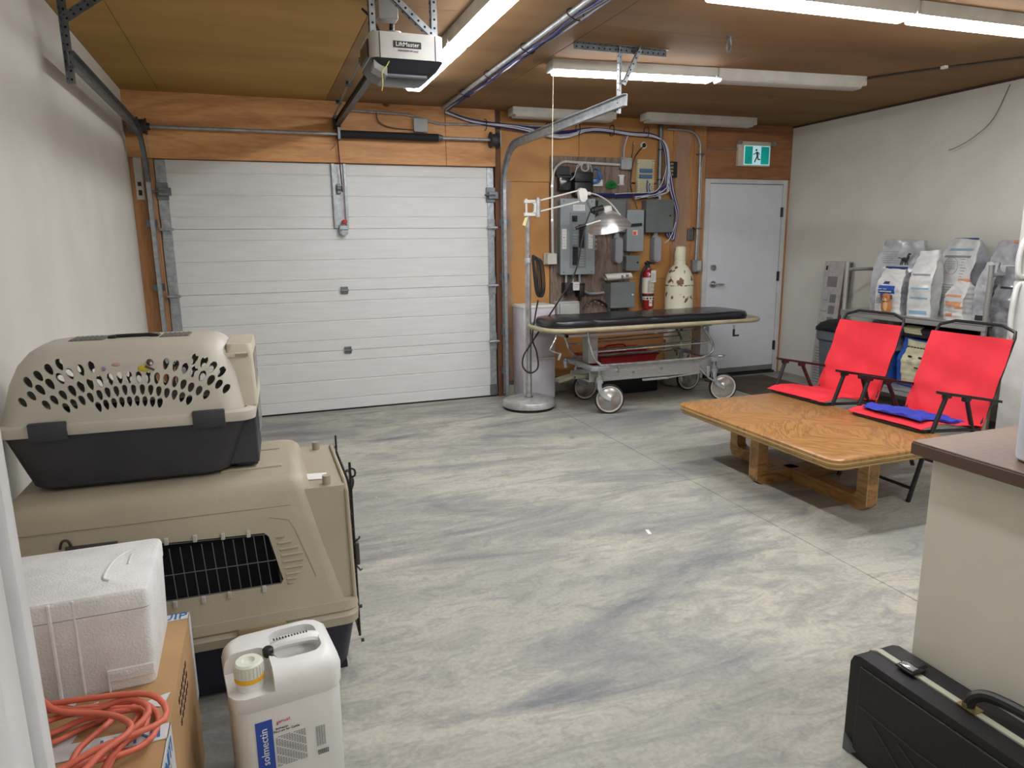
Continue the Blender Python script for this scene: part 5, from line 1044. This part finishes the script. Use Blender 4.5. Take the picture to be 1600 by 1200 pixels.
P('box', lc, [G('carton_printed', (176, 172, 168), .6, c2=(160, 156, 152), scale=20), G('carton_brown_side', (112, 92, 76), .7, c2=(84, 66, 54), scale=30)], lambda b: (slant(b, 5.215, 5.46, 5.17, 5.27, .0, 1.22), slant(b, 5.212, 5.215, 5.172, 5.268, .01, 1.21, 1)))
P('printed_pictures', lc, [print_grey, print_black, G('carton_pic', (122, 120, 118), .6)], lambda b: (slant(b, 5.28, 5.40, 5.168, 5.17, .98, 1.08, 2), [slant(b, 5.27, 5.345, 5.168, 5.17, .50+.11*k, .58+.11*k, 2) for k in range(4)], [slant(b, 5.27+.01*(k % 3), 5.43, 5.168, 5.17, .04+.028*k, .046+.028*k, 0) for k in range(13)], slant(b, 5.42, 5.44, 5.167, 5.169, 1.14, 1.18, 1), [slant(b, 5.36, 5.44, 5.168, 5.17, .52+.11*k, .524+.11*k, 0) for k in range(4)]))

# ------------------------------------------------------------------ refrigerator, counter
fr = thing('refrigerator', 'white top-freezer refrigerator at the right edge behind the counter', 'refrigerator', (5.0, 2.8, 0))
fw = G('fridge_white', (216, 216, 210), .35, bump=.04, bscale=300)
P('cabinet', fr, fw, lambda b: b.box(4.71, 5.38, 2.46, 3.19, .05, 1.68, .008, 2))
P('freezer_door', fr, fw, lambda b: b.box(4.645, 4.705, 2.46, 3.19, 1.165, 1.68, .012, 3))
P('fridge_door', fr, fw, lambda b: b.box(4.645, 4.705, 2.46, 3.19, .08, 1.155, .012, 3))
P('handle', fr, white_pl, lambda b: b.tube([(4.66, 3.14, 1.14), (4.625, 3.145, 1.12), (4.605, 3.145, 1.02), (4.605, 3.145, .88), (4.62, 3.14, .80), (4.655, 3.14, .76)], .016, 10, 4))
P('handle', fr, white_pl, lambda b: b.tube([(4.66, 3.14, 1.18), (4.62, 3.145, 1.20), (4.605, 3.145, 1.30), (4.62, 3.14, 1.40), (4.655, 3.14, 1.43)], .016, 10, 4))
P('base_grille', fr, print_grey, lambda b: b.box(4.73, 5.36, 2.48, 3.17, 0, .05))
T1('base_cabinet', 'white sided base cabinet carrying the brown worktop at the right', 'cabinet', G('cabinet_white', (212, 208, 194), .5, c2=(208, 204, 190)), lambda b: b.box(1.635, 2.35, .0, 1.272, 0, .873, .002, 1))
lam = mat('brown_laminate', (122, 96, 80), .45, c2=(108, 84, 68), scale=60, lo=.3, hi=.7)
wt = thing('worktop', 'brown laminate worktop with a dark edge on the white base cabinet', 'worktop', (2, .65, .873))
P('top_sheet', wt, lam, lambda b: b.box(1.602, 2.40, -.02, 1.309, .905, .910, .001, 1))
P('edge_band', wt, G('dark_laminate_edge', (92, 70, 58), .45), lambda b: b.box(1.600, 2.402, -.022, 1.311, .874, .9048, .001, 1), label='darker brown edge')
T1('white_canister', 'white rounded plastic container standing on the brown worktop at the photo edge', 'container', G('bluish_white_plastic', (214, 218, 228), .4), lambda b: b.rings([[(x, y, z) for x, y in rrect(.12*s_, .12*s_, .04, 5, 1.785, .985)] for s_, z in ((.93, .911), (.99, .918), (1, .93), (1.02, 1.20), (1.0, 1.22))]))

# black hard case leaning against the cabinet
hc_ = thing('hard_case', 'black hard shell case with a handle standing against the white cabinet', 'case', (1.55, .95, 0))
cs = G('case_black', (22, 22, 24), .48, c2=(17, 17, 19), bump=.22, bscale=300)
def shell(b, x0, x1):
    poly = [(1.33, .012), (1.335, .02), (1.335, .275), (1.325, .297), (1.305, .305), (.58, .305), (.56, .29), (.56, .02), (.57, .0), (1.32, .0)]
    b.prism([(y, z) for y, z in poly], 'X', x0, x1)
P('front_shell', hc_, cs, lambda b: (shell(b, 1.485, 1.545), b.box(1.480, 1.486, .60, 1.30, .02, .28, .003, 1)))
P('back_shell', hc_, cs, lambda b: shell(b, 1.565, 1.628))
P('seam_strip', hc_, G('pale_aluminium', (196, 196, 176), .4, .2), lambda b: b.prism([(1.338, .01), (1.338, .278), (1.328, .30), (1.306, .309), (.57, .309), (.57, .0), (1.33, 0)], 'X', 1.5455, 1.5645))
P('embossed_ridge', hc_, G('case_ridge', (46, 46, 48), .4), lambda b: (b.tube([(1.479, 1.29, .165), (1.479, 1.10, .155), (1.479, .90, .165), (1.479, .62, .20)], .0022, 6), b.tube([(1.479, 1.24, .14), (1.479, 1.08, .02)], .0022, 6), b.tube([(1.479, 1.16, .14), (1.479, .95, .02)], .0022, 6)))
P('latch', hc_, [chrome, black], lambda b: (b.box(1.53, 1.58, 1.18, 1.235, .309, .318, .006, 2, mi=1), b.box(1.535, 1.558, 1.187, 1.227, .318, .324, .005, 2), b.box(1.56, 1.60, 1.19, 1.225, .312, .322, .004, 1, mi=1)))
P('handle', hc_, black, lambda b: b.tube([(1.556, 1.045, .31), (1.56, 1.04, .335), (1.575, 1.015, .352), (1.585, .95, .357), (1.585, .88, .355), (1.575, .84, .347), (1.56, .822, .33), (1.556, .82, .31)], .014, 10, 4))
for y in (1.045, .82): P('handle_bracket', hc_, G('gold_metal', (190, 172, 120), .3, .8), lambda b: (b.box(1.54, 1.572, y-.028, y+.02, .309, .312), b.cyl((1.54, y, .316), (1.572, y, .316), .006, n=10)))
P('corner_plate', hc_, galvd, lambda b: b.hexa([(1.478, 1.31, .0), (1.486, 1.31, 0), (1.486, 1.33, 0), (1.478, 1.33, 0), (1.478, 1.285, .02), (1.486, 1.285, .02), (1.486, 1.33, .05), (1.478, 1.33, .05)]))

# ------------------------------------------------------------------ large kennel
kb = G('kennel_beige', (166, 157, 136), .5, c2=(154, 145, 124), scale=2.5, bump=.12, bscale=220); knavy = G('kennel_navy', (26, 28, 50), .45)
lk = thing('large_pet_kennel', 'large beige and navy plastic pet kennel on the floor at the left', 'pet kennel', (-.28, 2.52, 0))
def rr3(x0, x1, y0, y1, z, r): return [(x, y, z) for x, y in rrect((x1-x0)/2, (y1-y0)/2, r, 5, (x0+x1)/2, (y0+y1)/2)]
P('lower_tray', lk, knavy, lambda b: b.rings([rr3(-.72, .19, 2.24, 2.82, .012, .05), rr3(-.73, .20, 2.22, 2.84, .04, .05), rr3(-.78, .225, 2.185, 2.875, .205, .04)]))
for x in (-.7, .165): P('foot', lk, black, lambda b: b.box(x, x+.03, 2.25, 2.28, 0, .02))
P('rim', lk, kb, lambda b: (b.rings([rr3(-.79, .238, 2.172, 2.888, .205, .045), rr3(-.79, .24, 2.168, 2.892, .235, .045), rr3(-.785, .234, 2.176, 2.884, .248, .045), rr3(-.79, .24, 2.168, 2.892, .258, .045), rr3(-.785, .236, 2.174, 2.886, .289, .04)], cap0=False, cap1=True)))
def hollow(outer, inner):
    b = MB(); b.rings(outer, cap0=False, cap1=True); k = len(b.v); b.rings(inner, cap0=False, cap1=True)
    n = len(outer[0])
    for j in range(n): b.f.append((j, (j+1) % n, k+(j+1) % n, k+j)); b.m.append(0)
    return b
def cut(mb, cutter, name, m, parent, ang=35, local=False):
    o = build(name, mb, m, parent, ang, local); c = build('cutter', cutter, m, parent, ang, local)
    md_ = o.modifiers.new('cut', 'BOOLEAN'); md_.operation = 'DIFFERENCE'; md_.solver = 'EXACT'; md_.object = c
    bpy.context.view_layer.update()
    me = bpy.data.meshes.new_from_object(o.evaluated_get(bpy.context.evaluated_depsgraph_get()))
    o.modifiers.clear(); old = o.data; o.data = me; me.name = name; bpy.data.objects.remove(c)
    me.polygons.foreach_set('use_smooth', [True]*len(me.polygons)); me.set_sharp_from_angle(angle=math.radians(ang))
    return o
out_ = [rr3(-.775, .20, 2.182, 2.878, .288, .04), rr3(-.755, .115, 2.262, 2.80, .655, .05), rr3(-.75, .105, 2.275, 2.788, .682, .05), rr3(-.735, .09, 2.295, 2.77, .697, .05), rr3(-.70, .06, 2.33, 2.74, .70, .04)]
in_ = [rr3(-.765, .19, 2.192, 2.868, .288, .035), rr3(-.745, .105, 2.272, 2.79, .65, .045), rr3(-.74, .095, 2.285, 2.778, .672, .045), rr3(-.725, .08, 2.305, 2.76, .687, .045), rr3(-.69, .05, 2.34, 2.73, .69, .035)]
cutw = MB()
win = [(-.335, .375), (.0, .372), (.008, .385), (-.025, .525), (-.038, .538), (-.335, .55)]
for dx in (0, -.36): cutw.prism([(x*1.0+dx if dx == 0 else x+dx, z) for x, z in win], 'Y', 2.10, 2.40)
cut(hollow(out_, in_), cutw, 'upper_shell', kb, lk)
P('interior', lk, G('kennel_inside', (20, 20, 30), .9), lambda b: b.rings([rr3(-.74, .15, 2.36, 2.85, .21, .03), rr3(-.72, .07, 2.36, 2.74, .66, .03)]))
sl = lambda z: 2.182+.08*(z-.288)/.367
def mesh_grid(b, x0):
    for k in range(11):
        x = x0+.02+k*.0305; z0, z1 = .375, .53; b.cyl((x+.012, sl(z0)+.004, z0), (x, sl(z1)+.004, z1), .0017, n=6)
    b.cyl((x0, sl(.452)+.002, .452), (x0+.33, sl(.452)+.002, .448), .0017, n=6)
    b.tube([(x0, sl(.375)+.003, .377), (x0+.335, sl(.375)+.003, .374), (x0+.308, sl(.53)+.003, .532), (x0, sl(.54)+.003, .545)], .002, 6, closed=True)
for x0 in (-.335, -.695):
    P('window_grille', lk, G('grille_wire', (92, 90, 84), .5, .3), lambda b: mesh_grid(b, x0))
for x, z in ((-.32, .555), (-.24, .552), (-.16, .547), (-.085, .543), (-.31, .365), (-.23, .365), (-.155, .365), (-.052, .366), (-.46, .56), (-.55, .562)):
    P('grille_clip', lk, G('clear_clip', (178, 178, 172), .3), lambda b: b.box(x-.006, x+.006, sl(z)-.007, sl(z)+.004, z-.011, z+.011, .002, 1))
P('vent_ridge', lk, kb, lambda b: [b.box(.0+dx, .0+dx+w_, sl(z)-.005, sl(z)+.002, z-.0035, z+.0035, .002, 1) for dx, w_, z in ((-.005, .028, .52), (-.002, .045, .50), (.003, .06, .48), (.006, .068, .46), (.01, .066, .44), (.013, .058, .42), (.016, .045, .40), (.018, .032, .385), (.02, .02, .372))])
P('panel_seam', lk, G('kennel_seam', (150, 141, 120), .6), lambda b: (b.tube([(-.74, sl(.62)-.001, .625), (.05, sl(.62)-.001, .615)], .0014, 5), b.tube([(-.02, sl(.585)-.001, .585), (.04, sl(.57)-.001, .57), (.055, sl(.54)-.001, .54), (.11, sl(.38)-.001, .38)], .0012, 5)))
P('roof_channel', lk, kb, lambda b: [b.box(-.16, .035, y-.012, y+.012, .698, .706, .004, 2) for y in (2.42, 2.64)])
P('front_frame', lk, kb, lambda b: (b.hexa([(.05, 2.20, .29), (.225, 2.20, .29), (.225, 2.86, .29), (.05, 2.86, .29), (.05, 2.275, .655), (.225, 2.265, .655), (.225, 2.78, .655), (.05, 2.78, .655)]), b.tube([(.228, 2.195, .285), (.228, 2.262, .64), (.228, 2.30, .658), (.228, 2.74, .658), (.228, 2.785, .64), (.228, 2.865, .285)], .007, 8)))
for y in (2.30, 2.73): P('peg', lk, G('peg_grey', (160, 150, 132), .6), lambda b: b.cyl((.17, y, .65), (.17, y, .685), .014, n=14))
P('tape_scrap', lk, white_pl, lambda b: b.hexa([(.10, 2.36, .656), (.17, 2.345, .656), (.18, 2.41, .656), (.11, 2.42, .656), (.10, 2.36, .659), (.17, 2.345, .659), (.18, 2.41, .659), (.11, 2.42, .659)]))
wired = P('wire_door', lk, blackm, lambda b: (b.cyl((.248, 2.30, .08), (.248, 2.30, .72), .0045, n=8), b.cyl((.248, 2.74, .10), (.248, 2.74, .70), .004, n=8), [b.cyl((.246, 2.30+.034*k, .10), (.246, 2.30+.034*k, .65), .002, n=6) for k in range(1, 13)], [b.cyl((.244, 2.28, .10+.055*k), (.244, 2.76, .10+.055*k), .0025, n=6) for k in range(11)],
    b.tube([(.248, 2.30, .70), (.262, 2.29, .695), (.262, 2.29, .675), (.248, 2.30, .668)], .0035, 6, 4), b.tube([(.248, 2.42, .65), (.252, 2.40, .66), (.26, 2.33, .645), (.25, 2.31, .62), (.248, 2.30, .62)], .004, 6, 4)))
P('door_latch', wired, G('latch_dark', (58, 56, 54), .5), lambda b: (b.box(.248, .262, 2.28, 2.33, .355, .435, .003, 1), b.tube([(.25, 2.29, .44), (.262, 2.28, .452), (.265, 2.28, .46)], .003, 6), b.tube([(.25, 2.29, .35), (.262, 2.28, .335), (.268, 2.28, .34)], .003, 6)))
for x in (-.14, -.56): P('rim_latch', lk, G('latch_tan', (158, 142, 108), .5), lambda b: b.box(x, x+.145, 2.160, 2.176, .212, .262, .005, 2))
P('handle_knob', lk, G('latch_dark', (58, 56, 54), .5), lambda b: (b.tube([(-.60, 2.245, .575), (-.59, 2.235, .60), (-.575, 2.235, .60), (-.57, 2.245, .575)], .004, 6, 3), b.cyl((-.585, 2.24, .575), (-.45, 2.24, .572), .006, n=8)))
P('bolt', lk, black, lambda b: [b.cyl((.24, 2.20, z), (.25, 2.20, z), .006, n=8) for z in (.245, .12)])

# ------------------------------------------------------------------ small kennel on top
sk = thing('small_pet_kennel', 'small taupe and charcoal pet carrier with teardrop vents on the big kennel', 'pet kennel', (-.402, 2.57, .7065), -.035)
kt = G('kennel_taupe', (188, 183, 170), .45, c2=(180, 175, 162), scale=3, bump=.1, bscale=260); kd = G('kennel_charcoal', (52, 53, 58), .5, c2=(46, 47, 52), bump=.25, bscale=240)
def r3(x0, x1, hy, z, r): return [(x, y, z) for x, y in rrect((x1-x0)/2, hy, r, 6, (x0+x1)/2, 0)]
o_ = [r3(-.345, .345, .215, .200, .06), r3(-.332, .335, .208, .26, .07), r3(-.315, .325, .20, .33, .08), r3(-.292, .312, .185, .385, .085), r3(-.264, .292, .16, .42, .085), r3(-.235, .27, .13, .438, .08), r3(-.20, .235, .095, .444, .06)]
i_ = [r3(-.337, .337, .207, .200, .055), r3(-.324, .327, .20, .26, .065), r3(-.307, .317, .192, .33, .075), r3(-.284, .304, .177, .382, .08), r3(-.256, .284, .152, .413, .08), r3(-.229, .264, .124, .430, .075), r3(-.195, .23, .09, .436, .055)]
HOLES = [(-0.204,0.275),(-0.153,0.262),(-0.132,0.272),(-0.11,0.281),(-0.087,0.288),(-0.068,0.258),(-0.047,0.263),(-0.025,0.266),(-0.004,0.268),(0.017,0.268),(0.038,0.268),(0.059,0.265),(0.08,0.262),(0.1,0.257),(-0.264,0.287),(-0.239,0.305),(-0.182,0.288),(-0.158,0.301),(-0.133,0.312),(-0.109,0.322),(-0.084,0.328),(-0.062,0.294),(-0.04,0.3),(-0.016,0.302),(0.007,0.304),(0.031,0.303),(0.055,0.302),(0.078,0.299),(0.1,0.293),(0.122,0.286),(-0.058,0.335),(-0.03,0.339),(-0.004,0.341),(0.022,0.341),(0.048,0.34),(0.074,0.337),(0.098,0.333),(0.123,0.327),(-0.163,0.39),(-0.19,0.378),(-0.218,0.361),(-0.246,0.344),(-0.107,0.371),(-0.078,0.378),(-0.136,0.362),(-0.162,0.35),(-0.189,0.336),(-0.215,0.321),(0.126,0.375),(0.153,0.367),(0.179,0.357),(0.208,0.384),(0.235,0.374),(0.259,0.356),(0.283,0.338),(0.204,0.346),(0.227,0.331),(0.251,0.316),(0.273,0.301),(0.293,0.284),(0.148,0.319),(0.171,0.309),(0.192,0.298),(0.214,0.286),(0.234,0.272),(0.143,0.279),(0.164,0.27),(0.183,0.259)]
ck = MB()
for x, z in HOLES:
    s_ = .0074 if z < .31 else .008; ln = .0165 if z < .31 else .0185
    big = 1+.25*min(1, abs(x-.03)/.25); tl_ = -.62*max(-1, min(1, (x-.03)/.25)); poly = []
    for k in range(12):
        a = 2*PI*k/12; px_ = s_*big*math.cos(a)*(1+.25*math.sin(a)); pz = ln*math.sin(a)
        poly.append((x+px_*math.cos(tl_)-pz*math.sin(tl_), z+px_*math.sin(tl_)+pz*math.cos(tl_)))
    ck.prism(poly, 'Y', -.30, .30)
cut(hollow(o_, i_), ck, 'upper_shell', kt, sk, local=True)
P('rim', sk, kt, lambda b: b.rings([r3(-.350, .374, .222, .182, .05), r3(-.352, .378, .226, .20, .05), r3(-.350, .376, .224, .212, .05), r3(-.335, .35, .212, .218, .05)], cap0=False, cap1=False), local=True)
P('lower_tray', sk, kd, lambda b: b.rings([r3(-.27, .265, .165, 0, .06), r3(-.292, .285, .18, .012, .07), r3(-.318, .315, .20, .10, .07), r3(-.342, .345, .212, .185, .06)]), local=True)
P('tray_foot', sk, kd, lambda b: (b.box(.27, .372, -.14, .14, .015, .20, .004, 1), b.box(.30, .366, -.12, .12, .003, .02, .002, 1)), local=True)
for x0, x1 in ((-.255, -.155), (.19, .285)): P('latch', sk, kd, lambda b: b.box(x0, x1, -.234, -.215, .170, .226, .004, 2), local=True)
P('door_frame', sk, G('kennel_cream', (196, 188, 168), .5), lambda b: (b.rings([r3(.30, .382, .15, .215, .01), r3(.30, .378, .14, .39, .01), r3(.30, .376, .13, .418, .02)]), b.box(.27, .36, -.146, -.13, .375, .392, .003, 1)), local=True)
P('door_frame_slot', sk, G('slot_pinkish', (152, 140, 124), .6), lambda b: b.box(.325, .365, -.1465, -.14, .378, .388), local=True)
P('wire_door', sk, chrome, lambda b: ([b.cyl((.380, -.10+.02*k, .10), (.380, -.10+.02*k, .38), .0015, n=6) for k in range(11)], [b.cyl((.380, -.12, .12+.05*k), (.380, .12, .12+.05*k), .0015, n=6) for k in range(6)]), local=True)
gv = G('top_vent_grey', (104, 103, 96), .6)
for x0, x1 in ((-.165, -.065), (.095, .185)): P('top_vent', sk, gv, lambda b: (b.box(x0, x1, -.06, .04, .442, .447, .003, 1), [b.box(x0+.006+.014*k, x0+.010+.014*k, -.055, .035, .4465, .449) for k in range(6)]), local=True)
P('carry_handle', sk, black, lambda b: (b.tube([(-.05, -.01, .444), (-.035, -.01, .449), (.06, -.01, .449), (.075, -.01, .444)], .006, 8, 4), b.box(-.06, -.035, -.03, .01, .443, .452, .003, 1), b.box(.065, .09, -.03, .01, .443, .452, .003, 1)), local=True)
P('bird_sticker', sk, [G('sticker_yellow', (206, 186, 60), .5), G('sticker_brown', (72, 58, 54), .5), G('sticker_white', (206, 206, 214), .5)], lambda b: (b.ball((.065, -.192, .366), (.018, .005, .011), 8), b.ball((.082, -.188, .383), (.010, .005, .011), 8, mi=1), b.ball((.086, -.194, .380), (.004, .003, .005), 6, mi=2), b.tube([(.07, -.198, .374), (.094, -.199, .360)], .0035, 6, mi=1)), local=True)
P('faded_sticker', sk, [G('sticker_pink', (186, 150, 156), .6), G('sticker_lilac', (138, 138, 172), .6)], lambda b: (b.ball((-.012, -.187, .382), (.012, .003, .006), 8), b.ball((-.045, -.191, .372), (.006, .003, .007), 8, mi=1)), local=True)

# ------------------------------------------------------------------ cardboard box, foam box, cord, jug
kraft = G('kraft_cardboard', (168, 134, 92), .8, c2=(154, 120, 80), scale=4, bump=.08, bscale=120)
cbx = thing('cardboard_box', 'brown cardboard box sealed with white and blue printed tape', 'box', (-.5, 1.5, 0))
P('box', cbx, kraft, lambda b: b.box(-.79, -.245, .95, 1.955, 0, .45, .004, 2))
tape = G('printed_tape', (206, 208, 208), .35)
tpb = G('tape_blue', (40, 104, 160), .5)
Tz = lambda x, y, r: Matrix.Translation((x, y, .4535)) @ Matrix.Rotation(r, 4, 'Z')
P('tape_strip', cbx, [tape, tpb], lambda b: (b.box(-.79, -.243, 1.425, 1.475, .4505, .4525), b.box(-.2448, -.2425, 1.425, 1.475, .20, .4525), b.text('INITI', .055, Tz(-.315, 1.45, PI+.1), .0006, mi=1), b.text('INITI', .055, Tz(-.52, 1.45, PI+.1), .0006, mi=1)))
P('tape_strip', cbx, [tape, tpb], lambda b: (b.box(-.79, -.243, 1.925, 1.957, .4505, .4525), b.box(-.2448, -.2425, 1.925, 1.957, .20, .4525), b.text('EQUIP', .045, Tz(-.31, 1.941, 0), .0006, mi=1)))
P('tape_strip', cbx, [tape, tpb], lambda b: (b.box(-.2448, -.2428, 1.10, 1.425, .395, .452), [b.text('INITI', .05, Matrix.Translation((-.2422, 1.2+.2*k, .42)) @ Matrix.Rotation(PI/2, 4, 'Z') @ Matrix.Rotation(PI/2, 4, 'X'), .0006, mi=1) for k in range(2)]))
P('box_print', cbx, print_black, lambda b: [b.box(-.2446, -.2434, 1.62+.03*(k % 6), 1.635+.03*(k % 6), .34+.028*(k//6), .352+.028*(k//6)) for k in range(18)])
for x, y in ((-.315, 1.56), (-.46, 1.58), (-.48, 1.48), (-.50, 1.62)): P('tape_scrap', cbx, tape, lambda b: b.hexa([(x, y, .4505), (x+.05, y-.02, .4505), (x+.06, y+.03, .4505), (x+.03, y+.02, .4505), (x, y, .4515), (x+.05, y-.02, .4515), (x+.06, y+.03, .4515), (x+.03, y+.02, .4515)]))
foam = G('styrofoam', (224, 224, 222), .8, c2=(214, 214, 212), scale=20, bump=.25, bscale=180)
fb = thing('foam_box', 'white styrofoam cooler box with a moulded lid on the cardboard box', 'foam box', (-.470, 1.785, .4505), .015)
P('body', fb, foam, lambda b: b.rings([[(x, y, z) for x, y in rrect(.185*s_, .15*s_, .016, 4)] for s_, z in ((.955, 0), (.965, .004), (1, .192), (1, .192))]), local=True)
P('lid', fb, foam, lambda b: b.rings([[(x, y, z) for x, y in rrect(.1865*s_, .151*s_, .016, 4)] for s_, z in ((1, .194), (1, .228), (.985, .236), (.97, .238))]), local=True)
P('moulded_ridge', fb, foam, lambda b: (b.box(-.012, -.004, -.154, -.148, 0, .236, .002, 1), b.box(.035, .04, -.152, -.148, 0, .236, .001, 1), b.box(.085, .180, -.150, -.146, .025, .055, .002, 1), b.box(.085, .088, -.154, -.148, .0, .055), b.tube([(.10, -.08, .239), (.085, -.06, .240), (.09, .02, .240), (.11, .07, .240), (.13, .09, .239)], .003, 6, 3), b.box(.125, .13, .0, .06, .238, .241, .001, 1)), local=True)
P('moulded_lettering', fb, foam, lambda b: b.text('PERISHABLE', .0155, front(.133, -.1512, .040), .0008), local=True)
def cordpath():
    pts = []
    for k in range(72):
        a = k*2*PI/11.3+.3; r = .135+.035*math.sin(k*1.7)+.02*math.sin(k*.9)
        cx_ = -.455+.04*math.sin(k*.7); cy_ = 1.40+.04*math.cos(k*.53)
        pts.append((cx_+r*1.05*math.cos(a), cy_+r*.72*math.sin(a), .463+.0052*(k//5)+.006*math.sin(k*2.1)))
    return pts
def cordmesh(b):
    b.tube(cordpath(), .0062, 8, 4)
    b.tube([(-.42, 1.585, .458), (-.34, 1.57, .459), (-.225+.03, 1.53, .459), (-.262, 1.47, .475), (-.29, 1.42, .475), (-.33, 1.40, .50), (-.45, 1.37, .50)][:2]+[(-.295, 1.545, .459), (-.268, 1.49, .460), (-.270, 1.43, .462), (-.30, 1.385, .47), (-.37, 1.35, .49)], .0062, 8, 6)
T1('extension_cord', 'orange extension cord coiled loosely on the cardboard box', 'cord', G('orange_cord', (206, 104, 80), .45), cordmesh, ang=80)

jw = G('jug_white', (220, 220, 216), .35, c2=(214, 214, 210), bump=.05, bscale=60)
ju = thing('plastic_jug', 'white plastic jerrycan with a screw cap on the floor in front of the big kennel', 'jug', (-.018, 1.80, 0), .13)
def jr(hx_, hy_, z, cx_=0, cy_=0, ch=.035): return [(cx_+sx*x, cy_+sy*y, z) for sx, sy, ps in ((1, 1, ((hx_, hy_-ch), (hx_-ch*.35, hy_-ch*.35), (hx_-ch, hy_))), (-1, 1, ((hx_-ch, hy_), (hx_-ch*.35, hy_-ch*.35), (hx_, hy_-ch))), (-1, -1, ((hx_, hy_-ch), (hx_-ch*.35, hy_-ch*.35), (hx_-ch, hy_))), (1, -1, ((hx_-ch, hy_), (hx_-ch*.35, hy_-ch*.35), (hx_, hy_-ch)))) for x, y in ps]
jb_ = MB(); jb_.rings([jr(.128, .108, .0), jr(.134, .113, .012), jr(.135, .114, .292), jr(.135, .114, .294), jr(.139, .118, .300), jr(.140, .119, .352), jr(.134, .114, .376), jr(.122, .103, .388, 0, .003), jr(.112, .095, .392, 0, .004)])
cj = MB(); cj.rings([[(x, y, z) for x, y in rrect(.062, .075, .035, 5, .04, .005)] for z in (.33, .36, .5)])
cj.rings([[(x, y, z) for x, y in rrect(.085, .085, .03, 5, -.118, -.068)] for z in (.338, .352, .5)])
cut(jb_, cj, 'body', jw, ju, 40, True)
P('handle', ju, jw, lambda b: (b.tube([(-.035, .03, .36), (-.02, .028, .378), (.01, .024, .386), (.05, .018, .388), (.09, .014, .386), (.11, .012, .376)], .016, 10, 4, flat=(.021, .013))), local=True)
P('embossed_code', ju, print_black, lambda b: [b.box(-.012+.0078*k, -.012+.0078*k+.0035, .016, .024, .3995, .4015) for k in range(12)], local=True)
P('neck', ju, jw, lambda b: b.cyl((-.085, -.062, .33), (-.085, -.062, .365), .034, n=28), local=True)
P('tamper_ring', ju, G('ring_yellow', (238, 178, 40), .4), lambda b: b.cyl((-.085, -.062, .362), (-.085, -.062, .372), .0365, n=36), local=True)
P('screw_cap', ju, G('cap_translucent', (216, 220, 206), .35), lambda b: (b.lathe([(.0345, .372), (.0345, .405), (.030, .410), (.016, .410), (.012, .402), (0, .402)], (-.085, -.062, 0), 36), [b.box(.033, .0365, -.0015, .0015, .374, .402, M=Matrix.Translation((-.085, -.062, 0)) @ Matrix.Rotation(k*PI/12, 4, 'Z')) for k in range(24)]), local=True)
P('vent_plug', ju, black, lambda b: (b.lathe([(.012, 0), (.014, .006), (.014, .02), (.010, .024)], (-.032, -.025, .385), 14), b.cyl((-.026, -.035, .392), (-.012, -.058, .378), .005, n=10)), local=True)
def label_(b):
    y = -.1150
    b.box(-.088, -.047, y-.0012, y+.002, .02, .262, mi=0)
    b.text('solmectin', .027, Matrix.Translation((-.0685, y-.0016, .190)) @ Matrix.Rotation(PI/2, 4, 'X') @ Matrix.Rotation(PI/2, 4, 'Z'), .0006, mi=1)
P('blue_label', ju, [G('label_blue', (40, 72, 160), .4), white_pl], label_, local=True)
def fine(b):
    y = -.1160
    b.text('genuat', .013, front(-.02, y, .250, .08), .0005, mi=1)
    b.text('Solmectin', .008, front(-.0245, y, .231), .0005); b.text('Pour-on for Cattle', .0085, front(-.0135, y, .223), .0005)
    for k in range(21):
        z = .207-.0042*k; n = 12
        for q in range(n):
            if (k*7+q*5) % 6: b.box(-.042+.0063*q, -.042+.0063*q+.0048, y-.0004, y, z, z+.0016, mi=2)
    for k in range(14):
        z = .200-.0042*k
        for q in range(6):
            if (k*5+q*3) % 5: b.box(.052+.0063*q, .052+.0063*q+.0048, y-.0004, y, z, z+.0016, mi=2)
    for k in range(12): b.box(.060+.0024*k, .060+.0024*k+.0012, y-.0005, y, .118, .132)
P('printed_text', ju, [print_black, G('script_red', (196, 60, 80), .5), print_grey], fine, local=True, kind='stuff')

T1('paper_scrap', 'tiny white paper scrap lying on the open concrete floor', 'paper', white_pl, lambda b: b.hexa([(1.745, 2.84, .0005), (1.762, 2.836, .0005), (1.772, 2.885, .0005), (1.756, 2.89, .0005), (1.745, 2.84, .002), (1.762, 2.836, .002), (1.772, 2.885, .003), (1.756, 2.89, .003)]))
